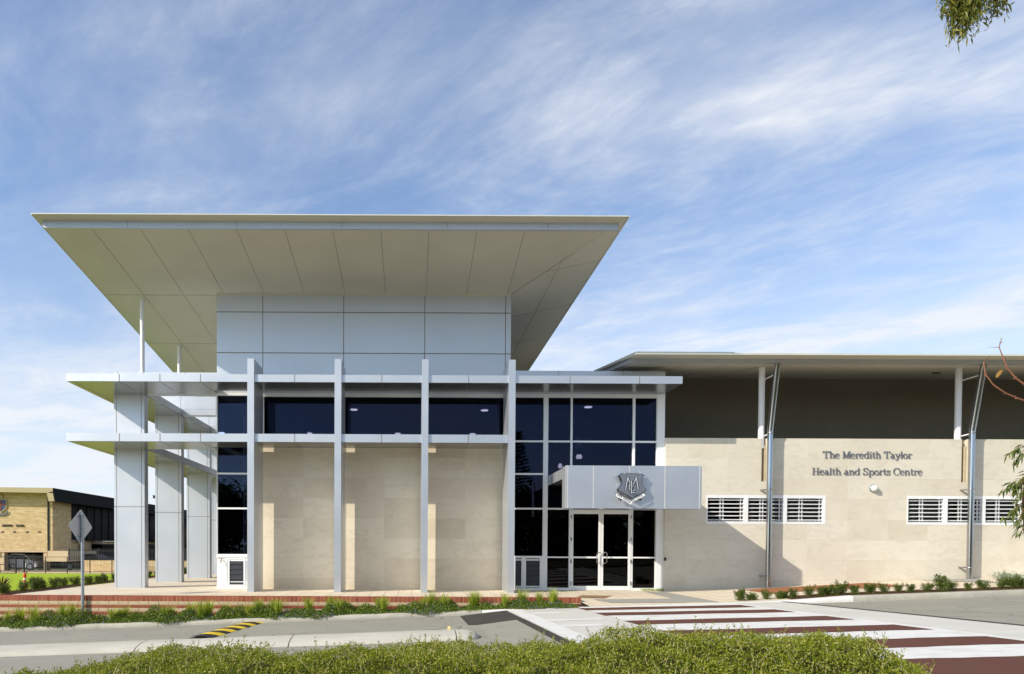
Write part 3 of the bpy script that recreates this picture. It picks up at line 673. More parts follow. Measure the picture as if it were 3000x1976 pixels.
# monogram: dark outline strokes with a chrome core
def band(b, pts, w, Y, m, dep=.012):
    P = [Vector(p) for p in pts]; n = len(P); A, B = [], []
    for i in range(n):
        d = (P[min(i+1, n-1)]-P[max(i-1, 0)]); d.normalize(); nn = Vector((-d.y, d.x))*w/2; A.append(P[i]+nn); B.append(P[i]-nn)
    for i in range(n-1): b.prism([cp(*p, Y) for p in (A[i], A[i+1], B[i+1], B[i])], (0, dep, 0), m)
Cc = [(745+62*math.cos(math.radians(a)), 578-78*math.sin(math.radians(a))) for a in range(55, 331, 20)]
mono = [[(615, 620), (655, 400)], [(652, 385), (738, 600)], [(738, 600), (824, 385)], [(822, 400), (858, 620)]]
b = MB()
for k, s_ in enumerate(mono): band(b, s_, 46, CY-.006-.001*k, 0); band(b, s_, 20, CY-.012-.001*k, 1)
band(b, Cc, 42, CY-.020, 0); band(b, Cc, 18, CY-.026, 1)
for k, s_ in enumerate(([(727, 450), (727, 706)], [(727, 688), (802, 688)])): band(b, s_, 42, CY-.032-.001*k, 0); band(b, s_, 18, CY-.040-.001*k, 1)
b.build('monogram', [M['black'], M['pale_chrome']], CR)
lt = [(440,698),(490,738),(560,772),(640,806),(690,838),(715,862)]; lb = [(705,922),(655,878),(600,840),(520,805),(450,770),(414,735)]
rt = [(715,862),(745,832),(790,802),(860,770),(920,735),(960,698)]; rb = [(1000,735),(940,775),(880,808),(810,838),(755,875),(705,922)]
b = MB(); plate(b, lt+lb, CY-.012, .012); plate(b, rt+rb, CY-.0125, .012)
plate(b, [(455,785),(545,822),(515,852)], CY+.03, .01, 1); plate(b, [(865,822),(945,785),(895,852)], CY+.03, .01, 1)
rb_ = b.build('ribbon', [M['white'], M['black']], CR)
b = MB(); plate(b, grow(lt+lb, .06), CY-.008, .006); plate(b, grow(rt+rb, .06), CY-.0085, .006); b.build('ribbon_outline', [M['black']], rb_)
def ribbon_text(txt, pts):
    P = [Vector(p) for p in pts]; tot = sum((P[i+1]-P[i]).length for i in range(len(P)-1)); wd = {'I': .5, ' ': .6, 'M': 1.3, 'L': .85, 'T': .95}
    ws = [wd.get(c, 1.0) for c in txt]; s = 0; S_ = sum(ws)
    for c, w in zip(txt, ws):
        d = tot*(s+w/2)/S_; s += w
        if c == ' ': continue
        for i in range(len(P)-1):
            l = (P[i+1]-P[i]).length
            if d <= l: break
            d -= l
        q = P[i]+(P[i+1]-P[i]).normalized()*d; a = math.atan2(-(P[i+1]-P[i]).y, (P[i+1]-P[i]).x)
        me = text_mesh(c, .078, .001, M['black'], 'letter'); w3 = cp(q.x, q.y, CY-.016)
        o = bpy.data.objects.new('letter', me); link(o, rb_)
        o.matrix_local = Matrix.Translation(w3-ORIG[CR]) @ Matrix.Rotation(-a*-1, 4, 'Y').inverted() @ Matrix.Rotation(math.pi/2, 4, 'X') @ Matrix.Translation((0, -.02, 0))
ribbon_text('PER ARDUA', [(455,735),(520,772),(600,812),(660,850),(703,888)])
ribbon_text('AD ALTA', [(735,868),(800,822),(870,795),(950,740)])
# ================================================================== GROUND, ROAD, PAVING
def clampx(x): return max(-34, min(34, x))
def road(x, y): return .04*clampx(x)-.025*y
def plat(x, y): return .125+.035*x-.025*y
def kerbx(x): return .04*min(1, max(0, (x-10)/2))
def kerbtop(x):
    base = road(x, 19.4)+.13+kerbx(x)
    if 1.9 < x < 12.5:
        f = min(1, (x-1.9)/1.2, (12.5-x)/2.6); return base*(1-f)+(plat(x, 19.4)+.012)*f
    return base
def wallbase(x): return 0 if x < 9 else min(.045*(x-9), 1.0)
def SWz(x, y):
    t_ = (y-19.55)/(24.3-19.55); return kerbtop(x)*(1-t_)+wallbase(x)*t_
def grid(name, x0, x1, y0, y1, nx, ny, zf, mt, kind='structure', skip=None):
    V = []; Fc = []
    for j in range(ny+1):
        for i in range(nx+1):
            x = x0+(x1-x0)*i/nx; y = y0+(y1-y0)*j/ny; V.append((x, y, zf(x, y)))
    for j in range(ny):
        for i in range(nx):
            a = j*(nx+1)+i
            if skip and skip(x0+(x1-x0)*(i+.5)/nx, y0+(y1-y0)*(j+.5)/ny): continue
            Fc.append((a, a+1, a+nx+2, a+nx+1))
    me = bpy.data.meshes.new(name); me.from_pydata(V, [], Fc); me.materials.append(mt)
    o = bpy.data.objects.new(name, me); link(o); ORIG[o] = Vector(); tag(o, kind=kind); return o
t = NT('asphalt'); n1 = t.noise(120, 3, .8); n2 = t.noise(.5, 5, .6); n3 = t.noise(2.5, 5, .7, sc=(.25, 3, 1))
c = t.mix(t.rng(n1, .3, .7), (.215, .205, .17), (.40, .385, .315)); c = t.mix(t.rng(t.noise(9, 6, .85), .35, .7, 0, .40), c, (.17, .165, .14)); c = t.mix(t.rng(n2, .35, .7, 0, .45), c, (.38, .36, .29)); c = t.mix(t.rng(n3, .55, .75, 0, .35), c, (.19, .18, .155))
vo = t.N.new('ShaderNodeTexVoronoi'); vo.feature = 'DISTANCE_TO_EDGE'; vo.inputs['Scale'].default_value = .42; wv = t.N.new('ShaderNodeVectorMath'); wv.operation = 'MULTIPLY_ADD'; wn_ = t.N.new('ShaderNodeTexNoise'); wn_.inputs['Scale'].default_value = 1.1; wn_.inputs['Detail'].default_value = 5; t.ln(t.tc.outputs['Object'], wn_.inputs['Vector']); t.ln(wn_.outputs['Color'], wv.inputs[0]); wv.inputs[1].default_value = (1.6, 1.6, 0); t.ln(t.tc.outputs['Object'], wv.inputs[2]); t.ln(wv.outputs[0], vo.inputs['Vector'])
c = t.mix(t.math('MULTIPLY', t.math('LESS_THAN', vo.outputs[0], .008), t.rng(n2, .45, .6, 0, .6)), c, (.07, .065, .055)); c = t.mix(t.rng(t.noise(1.7, 3, .5), .68, .74, 0, .35), c, (.12, .11, .10))
t.bump(n1, .5, .008); M['asphalt'] = t.fin(c, .85, 0, .25)
t = NT('new_asphalt'); n1 = t.noise(150, 3, .8); c = t.mix(t.rng(n1, .35, .7), (.035, .033, .031), (.075, .068, .06)); c = t.mix(t.rng(t.noise(1.2, 5, .7), .4, .75, 0, .4), c, (.10, .09, .075)); t.bump(n1, .5, .008); M['asphalt_new'] = t.fin(c, .85, 0, .2)
t = NT('red_asphalt'); n1 = t.noise(140, 3, .8); c = t.mix(t.rng(n1, .3, .72), (.085, .032, .022), (.165, .066, .045)); c = t.mix(t.rng(t.noise(.9, 6, .7), .4, .8, 0, .4), c, (.12, .066, .05)); c = t.mix(t.rng(t.noise(45, 2, .9), .74, .8), c, (.34, .30, .24)); t.bump(n1, .5, .008); M['asphalt_red'] = t.fin(c, .85, 0, .2)
t = NT('platform_concrete'); n2 = t.noise(.7, 6, .65); n3 = t.noise(1.6, 6, .7, sc=(.3, 3, 1)); c = t.mix(t.rng(n2, .3, .7), (.54, .52, .46), (.62, .60, .54)); c = t.mix(t.rng(n3, .5, .75, 0, .35), c, (.45, .44, .40)); c = t.mix(t.rng(t.noise(24, 4, .8), .62, .75, 0, .3), c, (.34, .33, .29)); M['plat'] = t.fin(c, .8, 0, .25)
t = NT('white_road_paint'); n2 = t.noise(2.2, 7, .72); c = t.mix(t.rng(n2, .46, .70, 0, .65), (.72, .71, .67), (.50, .48, .43)); c = t.mix(t.rng(t.noise(60, 3, .8), .62, .72, 0, .4), c, (.42, .40, .36)); M['paint'] = t.fin(c, .7, 0, .3)
t = NT('cream_pavers'); X, Y, Z = t.sep(); br = t.N.new('ShaderNodeTexBrick'); br.offset = .5
t.ln(t.comb(X, Y), br.inputs['Vector']); br.inputs['Scale'].default_value = 1; br.inputs['Brick Width'].default_value = .44; br.inputs['Row Height'].default_value = .44
br.inputs['Mortar Size'].default_value = .010; br.inputs['Mortar Smooth'].default_value = .3; br.inputs['Color1'].default_value = (.74, .64, .49, 1); br.inputs['Color2'].default_value = (.69, .59, .445, 1); br.inputs['Mortar'].default_value = (.34, .26, .17, 1); br.offset = 0
c = t.mix(t.rng(t.noise(.8, 6, .7), .4, .75, 0, .3), br.outputs[0], (.50, .41, .29)); c = t.mix(t.rng(t.noise(50, 3, .8), .6, .75, 0, .35), c, (.38, .29, .19)); M['paver'] = t.fin(c, .8, 0, .2)
t = NT('kerb_concrete'); c = t.mix(t.rng(t.noise(2.5, 6, .7), .3, .7), (.34, .32, .26), (.47, .45, .38)); c = t.mix(t.rng(t.noise(60, 3, .8), .6, .75, 0, .5), c, (.24, .22, .17)); t.bump(t.noise(90, 3), .25, .006); M['kerb'] = t.fin(c, .85, 0, .2)
t = NT('median_concrete'); c = t.mix(t.rng(t.noise(1.2, 7, .7, sc=(.5, 2, 1)), .3, .7), (.42, .395, .33), (.54, .515, .44)); X, Y, Z = t.sep(); c = t.mix(t.rng(t.noise(5, 6, .8, sc=(.3, 3, 1)), .55, .72, 0, .55), c, (.26, .25, .22)); t.bump(t.noise(70, 4), .3, .01); M['median'] = t.fin(c, .85, 0, .2)
t = NT('lawn'); c = t.mix(t.rng(t.noise(1.2, 6, .75, sc=(.5, 2, 1)), .3, .72), (.30, .41, .022), (.42, .50, .035)); c = t.mix(t.rng(t.noise(30, 3, .9), .3, .75, 0, .5), c, (.24, .34, .02)); t.bump(t.noise(60, 4, .8), .4, .02); M['lawn'] = t.fin(c, .9, 0, .1)
M['mulch'] = plain('bark_mulch', (.09, .045, .025), .95, var=.5, scale=40, bump=.8, bscale=60, spec=.1)
M['earth'] = plain('verge_ground', (.13, .12, .06), .95, var=.3, scale=1.5, bump=.5, spec=.1)
grid('ground', -900, 900, -900, 1500, 12, 12, lambda x, y: -2.6, M['earth'])
grid('lawn', -70, -12.35, 20.95, 52.5, 30, 30, lambda x, y: -.05-.55*max(0, (y-24)/28), M['lawn'])
grid('lawn_verge', -70, 70, -14, 6.7, 40, 8, lambda x, y: road(x, 6.7)+.10, M['earth'])
grid('road', -70, 70, 6.5, 19.45, 70, 8, road, M['asphalt'])
PX0, PX1 = 2.68, 10.5
b = MB(); b.prism([(PX0-.0, 6.9, road(PX0, 6.9)-.02), (PX0-.0, 6.9, plat(PX0, 6.9)), (PX1, 6.9, plat(PX1, 6.9)), (PX1+.35, 6.9, road(PX1+.35, 6.9)-.05)], (0, 12.48, -.025*12.48)); o = b.build('raised_crossing', [M['plat']]); tag(o, kind='structure')
def sheet(name, pts, zf, dz, mt, kind='structure'):
    b = MB(); b.add([(x, y, zf(x, y)+dz) for x, y in pts], [tuple(range(len(pts)))]); return tag(b.build(name, [mt]), kind=kind)
def wavy(x0, x1, y0, y1, sk0=0, sk1=0, n=26):
    ph = RNG.uniform(0, 6, 4)
    lo = [(x0+(x1-x0)*i/n, y0+.025*math.sin(i*.5+ph[0])+.012*math.sin(i*1.7+ph[1])) for i in range(n+1)]
    hi = [(x0+sk0+(x1-x0+sk1-sk0)*i/n, y1+.025*math.sin(i*.45+ph[2])+.012*math.sin(i*1.5+ph[3])) for i in range(n+1)]
    return lo+hi[::-1]
tops = [18.55, 16.75, 14.6, 12.52, 10.5, 8.5]
sheet('crossing_base_paint', [(4.5, 7.0), (9.02, 7.0), (9.12, 19.3), (4.78, 19.3)], plat, .004, M['paint'])
for k, yt in enumerate(tops):
    xo = .012*(yt-13)
    sk_ = (.7, .6, .3, .12, 0, 0)[k]; sheet('crossing_red_stripe', [(x, y+sk_*(8.9-x)/4.3) for x, y in wavy(4.62+xo, 8.86+xo, yt-.95 if k < 5 else 6.95, yt)], plat, .008, M['asphalt_red'])
# painted ghost marks on the approach side and edge line
t = M['paint']
sheet('crossing_edge_line', [(2.72, 7.0), (3.1, 7.0), (3.12, 19.2), (2.72, 19.2)], plat, .004, t)
for y0, y1, x1 in ((17.6, 18.1, 3.9), (14.0, 14.45, 4.0), (15.4, 15.8, 4.4)): sheet('crossing_edge_mark', [(3.12, y0), (x1, y0), (x1, y1), (3.12, y1)], plat, .004, t)
# asphalt ramp patch on the left of the platform
def ramp_slab(name, xa, y0, y1, mt, dz=0):
    L_ = y1-y0; b = MB(); b.prism([(xa, y0, road(xa, y0)-.01+dz), (xa+.25, y0, road(xa, y0)+.012+dz), (PX0-.002, y0, plat(PX0, y0)-.002+dz), (PX0-.002, y0, road(PX0, y0)-.05)], (0, L_, -.025*L_)); tag(b.build(name, [mt]), kind='structure')
ramp_slab('road_ramp', 1.35, 6.9, 16.3, M['asphalt'])
ramp_slab('road_ramp_patch', 1.15, 16.3, 19.34, M['asphalt_new'])
b = MB(); b.prism([(2.5, 6.95, plat(2.5, 6.95)-.020), (2.675, 6.95, plat(2.675, 6.95)+.001), (2.675, 16.3, plat(2.675, 16.3)+.001), (2.5, 16.3, plat(2.5, 16.3)-.020)], (0, 0, .004)); tag(b.build('tar_seam', [M['asphalt_new']]), kind='structure')
b = MB(); b.prism([(10.50, 6.9, plat(10.5, 6.9)+.002), (10.70, 6.9, plat(10.5, 6.9)+.0), (10.70, 19.38, plat(10.5, 19.38)+.0), (10.5, 19.38, plat(10.5, 19.38)+.002)], (0, 0, .008)); tag(b.build('drain_strip', [M['black']]), kind='structure')
# kerbs
def kerb(name, x0, x1, mt, seg=2.4, low=False):
    b = MB(); x = x0
    while x < x1-.01:
        xe = min(x+seg, x1); prof = [(19.36, -.15), (19.37, .05), (19.39, .10), (19.43, .125), (19.56, .13), (19.58, -.15)]
        n = 4
        for i in range(n):
            xa = x+(xe-x)*i/n; xb = x+(xe-x)*(i+1)/n
            if i == n-1 and xe < x1: xb -= .012
            def zc(xx, h):
                if h <= 0: return road(xx, 19.4)+h
                bt = road(xx, 19.4); return bt+(kerbtop(xx)-bt)*h/.13
            va = [(xa, y, zc(xa, h)) for y, h in prof]; vb = [(xb, y, zc(xb, h)) for y, h in prof]; m = len(prof)
            b.add(va+vb, [(k, (k+1) % m, m+(k+1) % m, m+k)[::-1] for k in range(m)]+[tuple(range(m)), tuple(range(m, 2*m))[::-1]], 0, False)
        x = xe
    return tag(b.build(name, [mt]), kind='structure')
kerb('kerb', -60, 1.98, M['kerb']); kerb('painted_kerb', 1.995, 12.55, M['paint']); kerb('kerb', 12.565, 60, M['kerb'])
# plaza, footpath
grid('plaza', -12.3, 5.13, 20.9, 44, 20, 20, lambda x, y: 0.0, M['paver'])
grid('footpath', 5.13, 45.13, 19.585, 24.45, 160, 20, SWz, M['paver'])
grid('building_apron', 5.13, 9.1, 24.45, 24.7, 4, 1, lambda x, y: 0.0, M['paver'])
grid('back_ground', -12.3, 60, 44, 60, 4, 4, lambda x, y: -.02, M['earth'])
def swpatch(name, c4, mt, dz):
    n = 24; A = [at_sw(*p) for p in c4]; V = []; Fc = []
    for j in range(n+1):
        for i in range(n+1):
            u, v = i/n, j/n; x = (A[0][0]*(1-u)+A[1][0]*u)*(1-v)+(A[3][0]*(1-u)+A[2][0]*u)*v; y = (A[0][1]*(1-u)+A[1][1]*u)*(1-v)+(A[3][1]*(1-u)+A[2][1]*u)*v
            V.append((x, y, SWz(x, y)+dz))
    for j in range(n):
        for i in range(n): a = j*(n+1)+i; Fc.append((a, a+1, a+n+2, a+n+1))
    me = bpy.data.meshes.new(name); me.from_pydata(V, [], Fc); me.materials.append(mt); o = bpy.data.objects.new(name, me); link(o); tag(o, kind='structure'); ORIG[o] = Vector()
def at_sw(px, py):
    lo, hi = 19.0, 25.5
    for _ in range(40):
        m_ = (lo+hi)/2; p = at(px, py, m_)
        if p.z > SWz(p.x, m_): lo = m_
        else: hi = m_
    p = at(px, py, lo); return (p.x, min(max(lo, 19.6), 24.4))
t = NT('tactile_grey_pavers'); X, Y, Z = t.sep(); vo = t.N.new('ShaderNodeTexBrick'); vo.offset = 0; t.ln(t.comb(X, Y), vo.inputs['Vector'])
for k, v in (('Scale', 1), ('Brick Width', .10), ('Row Height', .10), ('Mortar Size', .028), ('Mortar Smooth', .6)): vo.inputs[k].default_value = v
vo.inputs['Color1'].default_value = (.20, .20, .19, 1); vo.inputs['Color2'].default_value = (.25, .25, .235, 1); vo.inputs['Mortar'].default_value = (.40, .38, .33, 1)
M['tactile'] = t.fin(t.mix(t.rng(t.noise(2, 5), .3, .8, 0, .25), vo.outputs[0], (.4, .36, .28)), .8, 0, .2)
M['patch_brown'] = plain('flat_brown', (.27, .17, .09), .85, var=.18, scale=6, spec=.2)
t = NT('terracotta_pavers'); X, Y, Z = t.sep(); br = t.N.new('ShaderNodeTexBrick'); t.ln(t.comb(X, Y), br.inputs['Vector'])
for k, v in (('Scale', 1), ('Brick Width', .23), ('Row Height', .115), ('Mortar Size', .006)): br.inputs[k].default_value = v
br.inputs['Color1'].default_value = (.36, .135, .055, 1); br.inputs['Color2'].default_value = (.29, .105, .045, 1); br.inputs['Mortar'].default_value = (.22, .11, .06, 1)
M['terra'] = t.fin(t.mix(t.rng(t.noise(1.5, 5), .3, .8, 0, .2), br.outputs[0], (.42, .24, .12)), .85, 0, .2)
swpatch('tactile_paving', [(1885, 1734), (1942, 1734), (2110, 1765), (2010, 1765)], M['tactile'], .006)
swpatch('tactile_paving', [(1740, 1757), (1990, 1755), (2010, 1766), (1790, 1768)], M['tactile'], .009)
swpatch('brown_patch', [(1705, 1745), (1795, 1746), (1770, 1754.5), (1680, 1752)], M['patch_brown'], .006)  # thin brown four-sided patch lying on the footpath
swpatch('terracotta_paving', [(2178, 1729.5), (2543, 1708.5), (2662, 1718), (2257, 1741)], M['terra'], .012)
swpatch('grey_paving', [(2626, 1692), (2835, 1693.5), (2923, 1708), (2923, 1709)], M['tactile'], .012)
# low brick wall of the plaza
WB = empty('brick_retaining_wall', (-5, 20.6, -.9), 'low striped retaining wall of red and cream bricks along the plaza edge', 'wall')
M['brick_red'] = island('red_brick', ((.30, .072, .038), (.42, .125, .065)))
M['brick_cream'] = island('cream_brick', ((.58, .44, .28), (.66, .52, .35)))
M['mortar'] = plain('cream_mortar', (.56, .44, .24), .9, var=.12, scale=8, bump=.4, spec=.1)
yb0 = 20.60; xe = 5.13
b = MB(); b.box(-30, xe-.01, yb0+.008, 20.89, -1.7, -.006); b.build('mortar', [M['mortar']], WB)
b = MB(); p_ = .1315; k = 0
while -30+k*p_ < xe-.05:
    x0 = -30+k*p_; d = random.uniform(-.002, .002)
    b.box(x0+.010, min(x0+p_-.011, xe), yb0+d, 20.895, -.150, .004); k += 1
b.build('header_course', [M['brick_red']], WB)
z = -.160; row = 0
bc, br_ = MB(), MB()
while z > -1.5:
    h = .098; L_ = .302 if row % 2 == 0 else .302; q = (row*.151) % .302
    x = -30+q
    while x < xe-.03:
        tgt = bc if row % 2 == 0 else br_; LL = .302 if row % 2 == 0 else .604
        x1 = min(x+LL, xe-.02); tgt.box(x+.008, x1-.009, yb0+random.uniform(-.002, .002), yb0+.05, z-h+.008, z-.008); x = x+LL
    z -= h+.006; row += 1
bc.build('cream_course', [M['brick_cream']], WB); br_.build('red_course', [M['brick_red']], WB)
# planting strips
grid('planting_bed', -60, 5.1, 19.585, 20.6, 120, 4, lambda x, y: kerbtop(x)-.02+.02*math.sin(x*3), M['mulch'])
grid('planting_bed', 10.9, 45, 19.59, 20.45, 80, 4, lambda x, y: SWz(x, y)+.012+.01*math.sin(x*5+y*9), M['mulch'])
grid('planting_bed', -13.3, -12.3, 21.3, 42, 4, 30, lambda x, y: .012, M['mulch'])
# ------------------------------------------------------------------ median, speed hump, marker
prof = [(13.12, -.06), (13.14, .045), (13.22, .085), (13.38, .125), (13.6, .15), (13.85, .148), (14.02, .12), (14.10, .03), (14.12, -.06)]
MI = empty('traffic_island', (-6, 13.6, road(-6, 13.6)), 'long rounded pale concrete traffic island with a blunt nose in the road', 'traffic island')
def isl(x0, x1, nose=False):
    b = MB(); n = 14 if nose else max(2, int((x1-x0)/1.0)); pr = []
    for i in range(n+1):
        u = i/n; x = x0+(x1-x0)*u; kk = 1.0
        if nose and u > .18: q = (u-.18)/.82; kk = math.sqrt(max(1-q**2.4, .0009))
        pr.append([(x, 13.62+(y-13.62)*kk, road(x, 13.6)+(h+.06)*(kk**.6 if kk < 1 else 1)-.06) for y, h in prof])
    m = len(prof); vs = [v for r_ in pr for v in r_]
    b.add(vs, [(i*m+k, i*m+k+1, (i+1)*m+k+1, (i+1)*m+k)[::-1] for i in range(n) for k in range(m-1)], 0, True)
    b.add(pr[0], [tuple(range(m))]); b.add(pr[-1], [tuple(range(m))[::-1]])
    return b
xs_ = [-60, -30, -12.5, -8.9, aX(420, 13.6, 1890), aX(857, 13.6, 1870), aX(1334, 13.6, 1860)]
for i in range(len(xs_)-1):
    isl(xs_[i]+.012, xs_[i+1]-.012).build('concrete_segment', [M['median']], MI)
isl(xs_[-1]+.008, aX(1404, 13.6, 1870), True).build('nose', [M['median']], MI)
p = at(1316, 1846, 13.9); zr_ = road(p.x, 13.9)+.14
MK = empty('road_marker', (p.x, 13.9, zr_), 'small yellow reflective marker standing on the island near its nose', 'marker')
M['yellow'] = plain('yellow_rubber', (.85, .58, .015), .55, var=.15, scale=14, bump=.2); M['black_rubber'] = plain('black_rubber', (.018, .018, .018), .7, var=.3, scale=20, bump=.3)
b = MB(); b.box(p.x-.045, p.x+.045, 13.87, 13.93, zr_-.01, zr_+.012); b.prism([(p.x-.033, 13.885, zr_+.012), (p.x+.033, 13.885, zr_+.012), (p.x+.026, 13.885, zr_+.08), (p.x-.026, 13.885, zr_+.08)], (0, .03, 0)); b.build('body', [M['yellow']], MK)
b = MB(); b.box(p.x-.02, p.x+.02, 13.879, 13.884, zr_+.035, zr_+.065); b.build('reflector', [M['white']], MK)
SH = empty('speed_hump', (-4.5, 17.6, road(-4.5, 17.6)), 'yellow and black chevron rubber speed hump across the lane beside the island', 'speed hump')
hp = [(-.31, 0), (-.25, .028), (-.12, .06), (0, .072), (.12, .06), (.25, .028), (.31, 0)]
ys = [15.35+i*.405 for i in range(11)]
for i in range(10):
    b = MB(); y0, y1 = ys[i], ys[i+1]; sx_ = lambda y: -4.78+(y-15.3)*.075
    sk = .13; V = []
    endk = lambda y: min(1, max(.0, (y-15.2)/.2), max(.05, (19.62-y)/.45))
    for y in (y0, y1):
        for dx, h in hp: yy = y+sk*abs(dx)/.31-.06; V.append((sx_(y)+dx, yy, road(sx_(y), yy)+.004+h*endk(y)))
    m = len(hp); b.add(V, [(k, k+1, m+k+1, m+k) for k in range(m-1)], 0, False)
    b.prism([(V[1][0], V[1][1]+.16, V[1][2]+.012), (V[1][0]+.05, V[1][1]+.15, V[1][2]+.02), (V[1][0]+.05, V[1][1]+.19, V[1][2]+.02), (V[1][0], V[1][1]+.2, V[1][2]+.012)], (0, 0, .004), 1)
    b.build('rubber_segment', [M['yellow'] if i % 2 else M['black_rubber'], M['black_rubber']], SH)
# ------------------------------------------------------------------ diamond sign seen from behind
yp = 20.52; pb, ptp = at(242.5, 1806, yp), at(242.5, 1508, yp)
zb0 = kerbtop(pb.x)-.1
SGN = empty('road_sign', (pb.x, yp, kerbtop(pb.x)), 'galvanised pole with the plain grey back of a diamond traffic sign', 'road sign')
b = MB(); b.tube([(pb.x, yp, zb0), (pb.x, yp, ptp.z)], .046, n=20); b.tube([(pb.x, yp, ptp.z), (pb.x, yp, ptp.z+.03)], .05, n=20); b.build('pole', [M['galv']], SGN)
M['sign_back'] = plain('grey_sign_back', (.50, .51, .52), .55, .15, var=.06, scale=5)
ctr = at(235.5, 1543, yp); hd = .525; ca, sa = math.cos(math.radians(77)), math.sin(math.radians(77))
cor = [(0, 1), (1, 0), (0, -1), (-1, 0)]; ring = []
for i in range(4):
    a, q, c_ = Vector(cor[i-1]), Vector(cor[i]), Vector(cor[(i+1) % 4])
    for f_ in (.10, .045): ring.append(q.lerp(a, f_) if f_ == .10 else q.lerp(a, .03)*.985)
    ring.append(q.lerp(c_, .03)*.985); ring.append(q.lerp(c_, .10))
tilt = math.radians(-2)
def sp(u, v): 
    u, v = u*math.cos(tilt)-v*math.sin(tilt), u*math.sin(tilt)+v*math.cos(tilt)
    return (pb.x-.062*sa+u*hd*ca, yp+.062*ca+u*hd*sa, ctr.z+v*hd)
b = MB(); b.prism([sp(*q) for q in ring], (-.004*sa, .004*ca, 0)); b.build('sign_plate', [M['sign_back']], SGN)
b = MB()
for dz in (.30, -.30):
    e_ = .30 if abs(dz) < .2 else .20; b.prism([(pb.x-.058*sa-e_*ca*.8, yp+.058*ca-e_*sa*.8, ctr.z+dz-.018), (pb.x-.058*sa+e_*ca*.8, yp+.058*ca+e_*sa*.8, ctr.z+dz-.018), (pb.x-.058*sa+e_*ca*.8, yp+.058*ca+e_*sa*.8, ctr.z+dz+.018), (pb.x-.058*sa-e_*ca*.8, yp+.058*ca-e_*sa*.8, ctr.z+dz+.018)], (.010*sa, -.010*ca, 0))
    b.lathe((pb.x, yp, ctr.z+dz), [(.046, -.018), (.053, -.018), (.053, .018), (.046, .018)], n=20)
b.build('clamp', [M['galv']], SGN)
# ------------------------------------------------------------------ orange bollard
p = at(73, 1722, 24.6); b0 = Vector((p.x, 24.6, -.02)); hB = aZ(73, 1679, 24.6)+.02
BO = empty('bollard', tuple(b0), 'orange plastic bollard with white reflective bands at the lawn edge', 'bollard')
M['orange'] = plain('orange_plastic', (.75, .085, .02), .5, var=.08); M['refl'] = plain('reflective_white', (.72, .72, .70), .4, var=.05)
b = MB(); b.lathe(b0, [(.13, 0), (.13, .04), (.055, .06), (.05, hB-.10), (.056, hB-.09), (.056, hB-.04), (.03, hB-.01), (.03, hB), (0, hB)], n=18); b.build('body', [M['orange']], BO)
for z0, z1 in ((.52*hB, .66*hB), (.26*hB, .36*hB)):
    b = MB(); b.lathe(b0, [(.052, z0), (.056, z0), (.056, z1), (.052, z1)], n=18); b.build('band', [M['refl']], BO)
# ================================================================== SCHOOL BUILDING BEHIND
M['far_brick'] = None
t = NT('blond_brickwork'); X, Y, Z = t.sep(); br = t.N.new('ShaderNodeTexBrick'); t.ln(t.comb(t.math('ADD', X, Y), Z), br.inputs['Vector'])
for k, v in (('Scale', 1), ('Brick Width', .36), ('Row Height', .115), ('Mortar Size', .012), ('Bias', .1)): br.inputs[k].default_value = v
br.inputs['Color1'].default_value = (.50, .36, .18, 1); br.inputs['Color2'].default_value = (.68, .53, .31, 1); br.inputs['Mortar'].default_value = (.42, .30, .16, 1)
c = t.mix(t.rng(t.noise(1.3, 5, .7, sc=(.4, .4, 3)), .45, .7, 0, .5), br.outputs[0], (.44, .29, .14)); M['far_brick'] = t.fin(c, .85, 0, .2)
M['tan'] = plain('tan_render', (.56, .43, .27), .8, var=.06, scale=.5); M['fascia'] = plain('olive_tan_fascia', (.42, .34, .19), .6, var=.06)
t = NT('ribbed_dark_roof'); X, Y, Z = t.sep(); w_ = t.math('FRACT', t.math('MULTIPLY', Y, 2.6)); c = t.mix(t.rng(w_, .35, .65), (.006, .0065, .007), (.022, .022, .022)); M['ribroof'] = t.fin(c, .85, 0, .1)
t = NT('dark_far_glass'); c = t.mix(t.rng(t.noise(.5, 4, .6), .4, .7), (.004, .0045, .006), (.012, .013, .018)); M['far_glass'] = t.fin(c, .5, 0, .05)
M['dark'] = plain('dark_recess', (.02, .018, .016), .9, var=.3); M['mull'] = plain('bronze_mullion', (.012, .012, .014), .8, var=.1, spec=.1)
Y0 = 58.0; SB = empty('school_building', (-36, Y0, -.7), 'blond brick school hall with dark ribbed roof edge far behind the lawn', 'building')
def q(px, py, Y=Y0): return at(px, py, Y)
xc = q(137.8, 1500).x; zt_, zb_, zg = q(137, 1438).z, q(137, 1614).z, -.7
b = MB(); b.box(-52, xc, Y0, Y0+.6, zb_, zt_); b.box(xc-.6, xc+.45, Y0+.02, Y0+3.2, zb_-.0, zt_-.4); b.box(xc-.3, xc+.0, Y0+.6, 86, zb_, 2.0)
b.build('brick_wall', [M['far_brick']], SB)
b = MB(); b.box(-52, xc+.01, Y0-.02, Y0+8, zb_-.14, zb_-.005)
for px0, px1 in ((5, 12.4), (126.5, 137)): b.box(q(px0, 1650).x, q(px1, 1650).x, Y0+.05, Y0+.6, zg, zb_-.14)
b.box(-52, q(5, 1650).x-.0, Y0+.4, Y0+.6, zg, zb_-.14)
b.build('concrete_frame', [M['tan']], SB)
b = MB(); b.box(-52, xc, Y0+7.5, Y0+8, zg, zb_); b.box(xc, xc+7, Y0+8, Y0+8.1, zg, zb_+.6); b.build('undercroft', [M['dark']], SB)
b = MB(); b.tube([(xc+.12, Y0-.03+.03, zb_), (xc+.12, Y0, zt_-.3)], .07, n=8); b.build('downpipe', [M['black']], SB)
